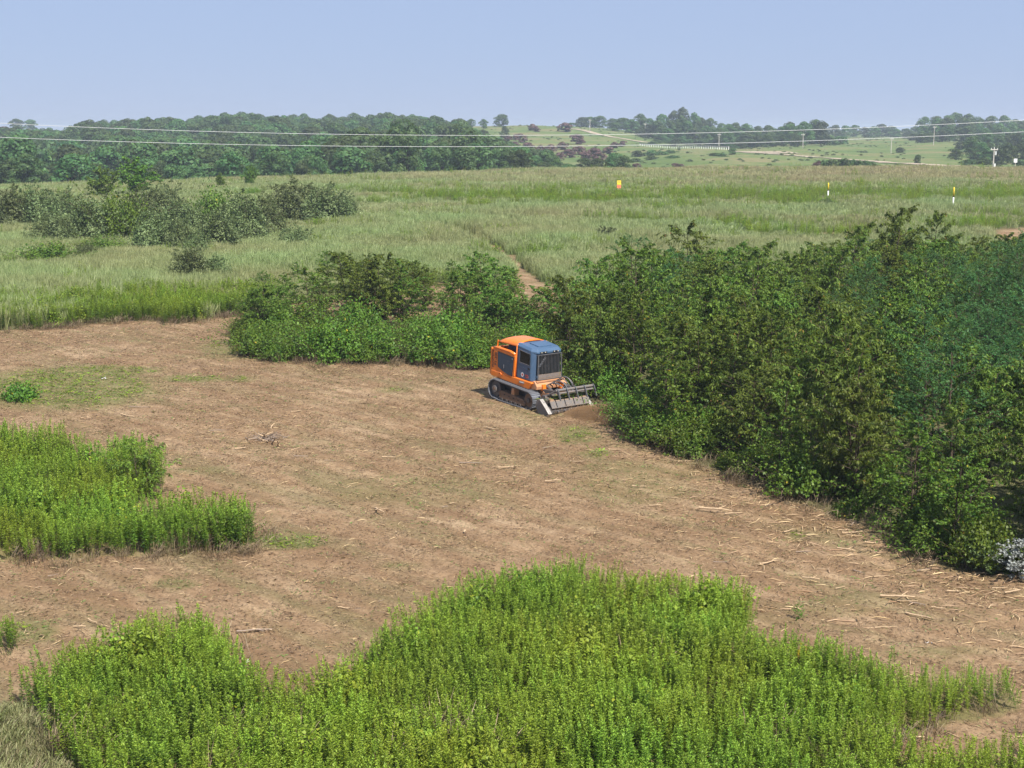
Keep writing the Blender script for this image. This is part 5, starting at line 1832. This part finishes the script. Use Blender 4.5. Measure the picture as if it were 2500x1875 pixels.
def marker(a, b, h, label):
    x, y, z = ground_at(a, b)
    e = empty('pipeline_marker', (x, y, z))
    tag(e, label, 'marker post')
    H = h * y / F
    MB().tube([(0, 0, -.3), (0, 0, H * .62)], .075, 12).build('post', M['whitep'], e, 0, True)
    c = MB().tube([(0, 0, H * .62), (0, 0, H * .96), (0, 0, H)], [.085, .085, .03], 12).build('cap', M['yellow'], e, 0, True)
    MB().tube([(0, 0, H * .58), (0, 0, H * .62)], .079, 12).build('band', M['black'], e)


marker(2326, 516, 58, 'yellow topped white marker post standing beside the mown strip')
marker(2021, 493, 46, 'shorter yellow topped white marker post half hidden in meadow grass')
x, y, z = ground_at(1511, 476)
e = empty('warning_sign', (x, y, z))
tag(e, 'small yellow and orange warning sign on a post in the meadow', 'sign')
MB().box(-.04, .04, .01, .07, -.2, 1.95).build('post', M['signor'], e)
MB().box(-.28, .28, -.02, .0, 1.45, 2.02).build('sign_plate', M['yellow'], e, .004)
MB().box(-.29, .29, -.02, .0, .95, 1.43).build('lower_plate', M['signor'], e, .004)
for k in range(2):
    MB().box(-.2, .2, -.026, -.021, 1.85 - .14 * k, 1.9 - .14 * k).build('printed_line', M['signor'], e)
x, y, z = ground_at(2478, 414)
e = empty('roadside_sign', (x, y, z))
tag(e, 'small white sign on a thin post beside the gravel road', 'sign')
MB().box(-.05, .05, .02, .1, -.2, 2.4).build('post', M['polew'], e)
MB().box(-.4, .4, -.02, .02, 1.7, 2.6).build('sign_plate', M['whitep'], e)

POLES = [(1440, 322, 30, 'wooden utility pole on the skyline beside the far wood'), (1575, 333, 31, 'wooden utility pole on the hillside above the guardrail start'), (1755, 363, 36, 'wooden utility pole beside the guardrail'),
         (1960, 362, 35, 'wooden utility pole at the left foot of the grassy mound'), (2175, 374, 37, 'wooden utility pole on the crest of the grassy mound'), (2279, 354, 45, 'tall utility pole before the dark wood'),
         (2424, 414, 54, 'utility pole with a transformer can beside the gravel road')]
POLES[3] = (1960, 362, 35, 'wooden utility pole where the grassy mound meets the tree clump')
for a, b, h, lab in POLES:
    x, y, z = ground_at(a, b)
    H = h * y / F
    e = empty('utility_pole', (x, y, z), (0, rad(random.uniform(-.6, .6)), 0))
    tag(e, lab, 'pole')
    MB().tube([(0, 0, -.5), (0, 0, H)], [.18, .13], 8).build('post', M['polew'], e)
    MB().box(-.85, .85, -.22, -.1, H - .75, H - .5).build('crossarm', M['polew'], e)
    for q in (-.75, 0, .75):
        MB().tube([(q, -.16, H - .5), (q, -.16, H - .25)], .07, 6).build('insulator', M['whitep'], e)
    if a == 2424:
        MB().tube([(.35, -.1, H - 1.9), (.35, -.1, H - 1.0)], .22, 12).build('transformer', M['galv'], e)
        MB().box(.05, .5, -.3, .0, .5, 1.4).build('meter_box', M['galv'], e)

# the two long wires that cross the view, on poles beyond the frame
WD = 150.0
WP = [[(-200, 287), (0, 300), (250, 313), (600, 332), (1150, 331), (1300, 330), (1700, 326), (2100, 312), (2500, 295), (2700, 285)]]
up_px = [(0, 300), (330, 316), (700, 327), (1150, 330), (1300, 330), (1700, 325), (2000, 315), (2500, 294)]
lo_px = [(0, 336), (330, 346), (700, 355), (1150, 358.5), (1300, 357), (1700, 350.5), (2000, 345), (2500, 321)]
ends = {}
for nm, pxs, lab in (('upper', up_px, 'upper of the two long pale wires spanning the whole view'), ('lower', lo_px, 'lower of the two long pale wires spanning the whole view')):
    A = np.array([ray(a, b) for a, b in pxs]) * WD
    co = np.polyfit(A[:, 0], A[:, 1], 2)
    xs = np.linspace(-66, 66, 61)
    pts = [(x, WD, CAMZ + float(np.polyval(co, x))) for x in xs]
    ends[nm] = (pts[0], pts[-1])
    o = MB().tube(pts, .02, 6).build('power_wire', M['alu'])
    tag(o, lab, 'wire')
for k in (0, 1):
    x, y, zt = ends['upper'][k]
    z0 = float(terrain(x, y))
    e = empty('line_pole', (x, y, z0))
    tag(e, 'wooden pole that holds up the two long pale wires', 'pole', 'poles of the two long wires')
    H = zt - z0
    MB().tube([(0, 0, -.6), (0, 0, H + .2)], [.17, .12], 10).build('post', M['polew'], e)
    MB().tube([(0, 0, H - .02), (0, 0, H + .05)], .05, 8).build('insulator', M['whitep'], e)
    hl = ends['lower'][k][2] - z0
    MB().tube([(0, -.14, hl - .1), (0, -.14, hl + .02)], .04, 8).build('insulator', M['whitep'], e)

# guardrail on the embankment
GP = []
for i in range(40):
    u = i / 39
    a = 1562 + (1778 - 1562) * u
    b = np.interp(a, [1562, 1600, 1680, 1780], [351, 354, 361, 369])
    GP.append(at_dist(a, float(np.interp(u, [0, 1], [far(612), far(556)]))))
e = empty('guardrail', GP[0])
tag(e, 'long white posted guardrail on the embankment of the far road', 'guardrail')
o0 = Vector(GP[0])
rail = MB()
for g0, g1 in zip(GP[:-1], GP[1:]):
    a = Vector(g0) - o0
    b = Vector(g1) - o0
    rail.raw([a + Vector((0, -.1, .95)), b + Vector((0, -.1, .95)), b + Vector((0, -.1, 1.5)), a + Vector((0, -.1, 1.5)), a + Vector((0, .0, .95)), b + Vector((0, .0, .95)), b + Vector((0, .0, 1.5)), a + Vector((0, .0, 1.5))],
             [(0, 1, 2, 3), (4, 7, 6, 5), (3, 2, 6, 7), (0, 4, 5, 1)])
rail.build('rail', M['polew'], e)
pm = MB().box(-.14, .14, .02, .2, -.4, 1.4).mesh('post', M['whitep'])
for g in GP:
    put('post', pm, e, Vector(g) - o0)

# gravel roads draped on the hills
def road(name, pts, w, label):
    gs = [ground_at(a, b) for a, b in pts]
    P = []
    for g0, g1 in zip(gs[:-1], gs[1:]):
        for k in range(12):
            u = k / 12
            x, y = g0[0] + (g1[0] - g0[0]) * u, g0[1] + (g1[1] - g0[1]) * u
            P.append((x, y))
    P.append(gs[-1][:2])
    P = np.array(P)
    d = unit(np.gradient(P, axis=0))
    nrm = np.stack([-d[:, 1], d[:, 0]], -1)
    V = []
    for s in np.linspace(-.5, .5, 5):
        q = P + nrm * s * w
        V.append(np.stack([q[:, 0], q[:, 1], terrain(q[:, 0], q[:, 1]) + .22], -1))
    V = np.stack(V, 1)
    m, c = V.shape[:2]
    idx = np.arange(m * c).reshape(m, c)
    qd = np.stack([idx[:-1, :-1], idx[1:, :-1], idx[1:, 1:], idx[:-1, 1:]], -1).reshape(-1, 4)
    o = put(name, mesh_np(name, V.reshape(-1, 3), qd, M['gravel']))
    tag(o, label, 'road', kind='structure')


road('road', [(2640, 418), (2500, 414), (2400, 410), (2250, 402), (2150, 395.5), (2050, 389), (1960, 382), (1880, 376), (1800, 371)], 7.0, 'pale gravel road curving round the grassy mound')
road('road', [(1900, 374.5), (1870, 372.5), (1830, 372), (1800, 371.5)], 20.0, 'wide pale gravel patch at the guardrail end')
road('path', [(1600, 350), (1560, 346), (1500, 336), (1450, 326), (1400, 315)], 5.0, 'thin pale track climbing the grassy hill')

# ------------------------------------------------------------------ the air
th = NT('haze')
hv = th.n('ShaderNodeVolumePrincipled')
hv.inputs['Color'].default_value = (.80, .90, 1.0, 1)
hv.inputs['Density'].default_value = .00029
hv.inputs['Anisotropy'].default_value = .2
th.l(hv.outputs[0], th.out.inputs['Volume'])
hb = MB().box(-7000, 7000, -300, 7000, -15, 30).build('haze', th.m)
tag(hb, 'thin bluish summer haze over the far hills', 'haze', kind='stuff')
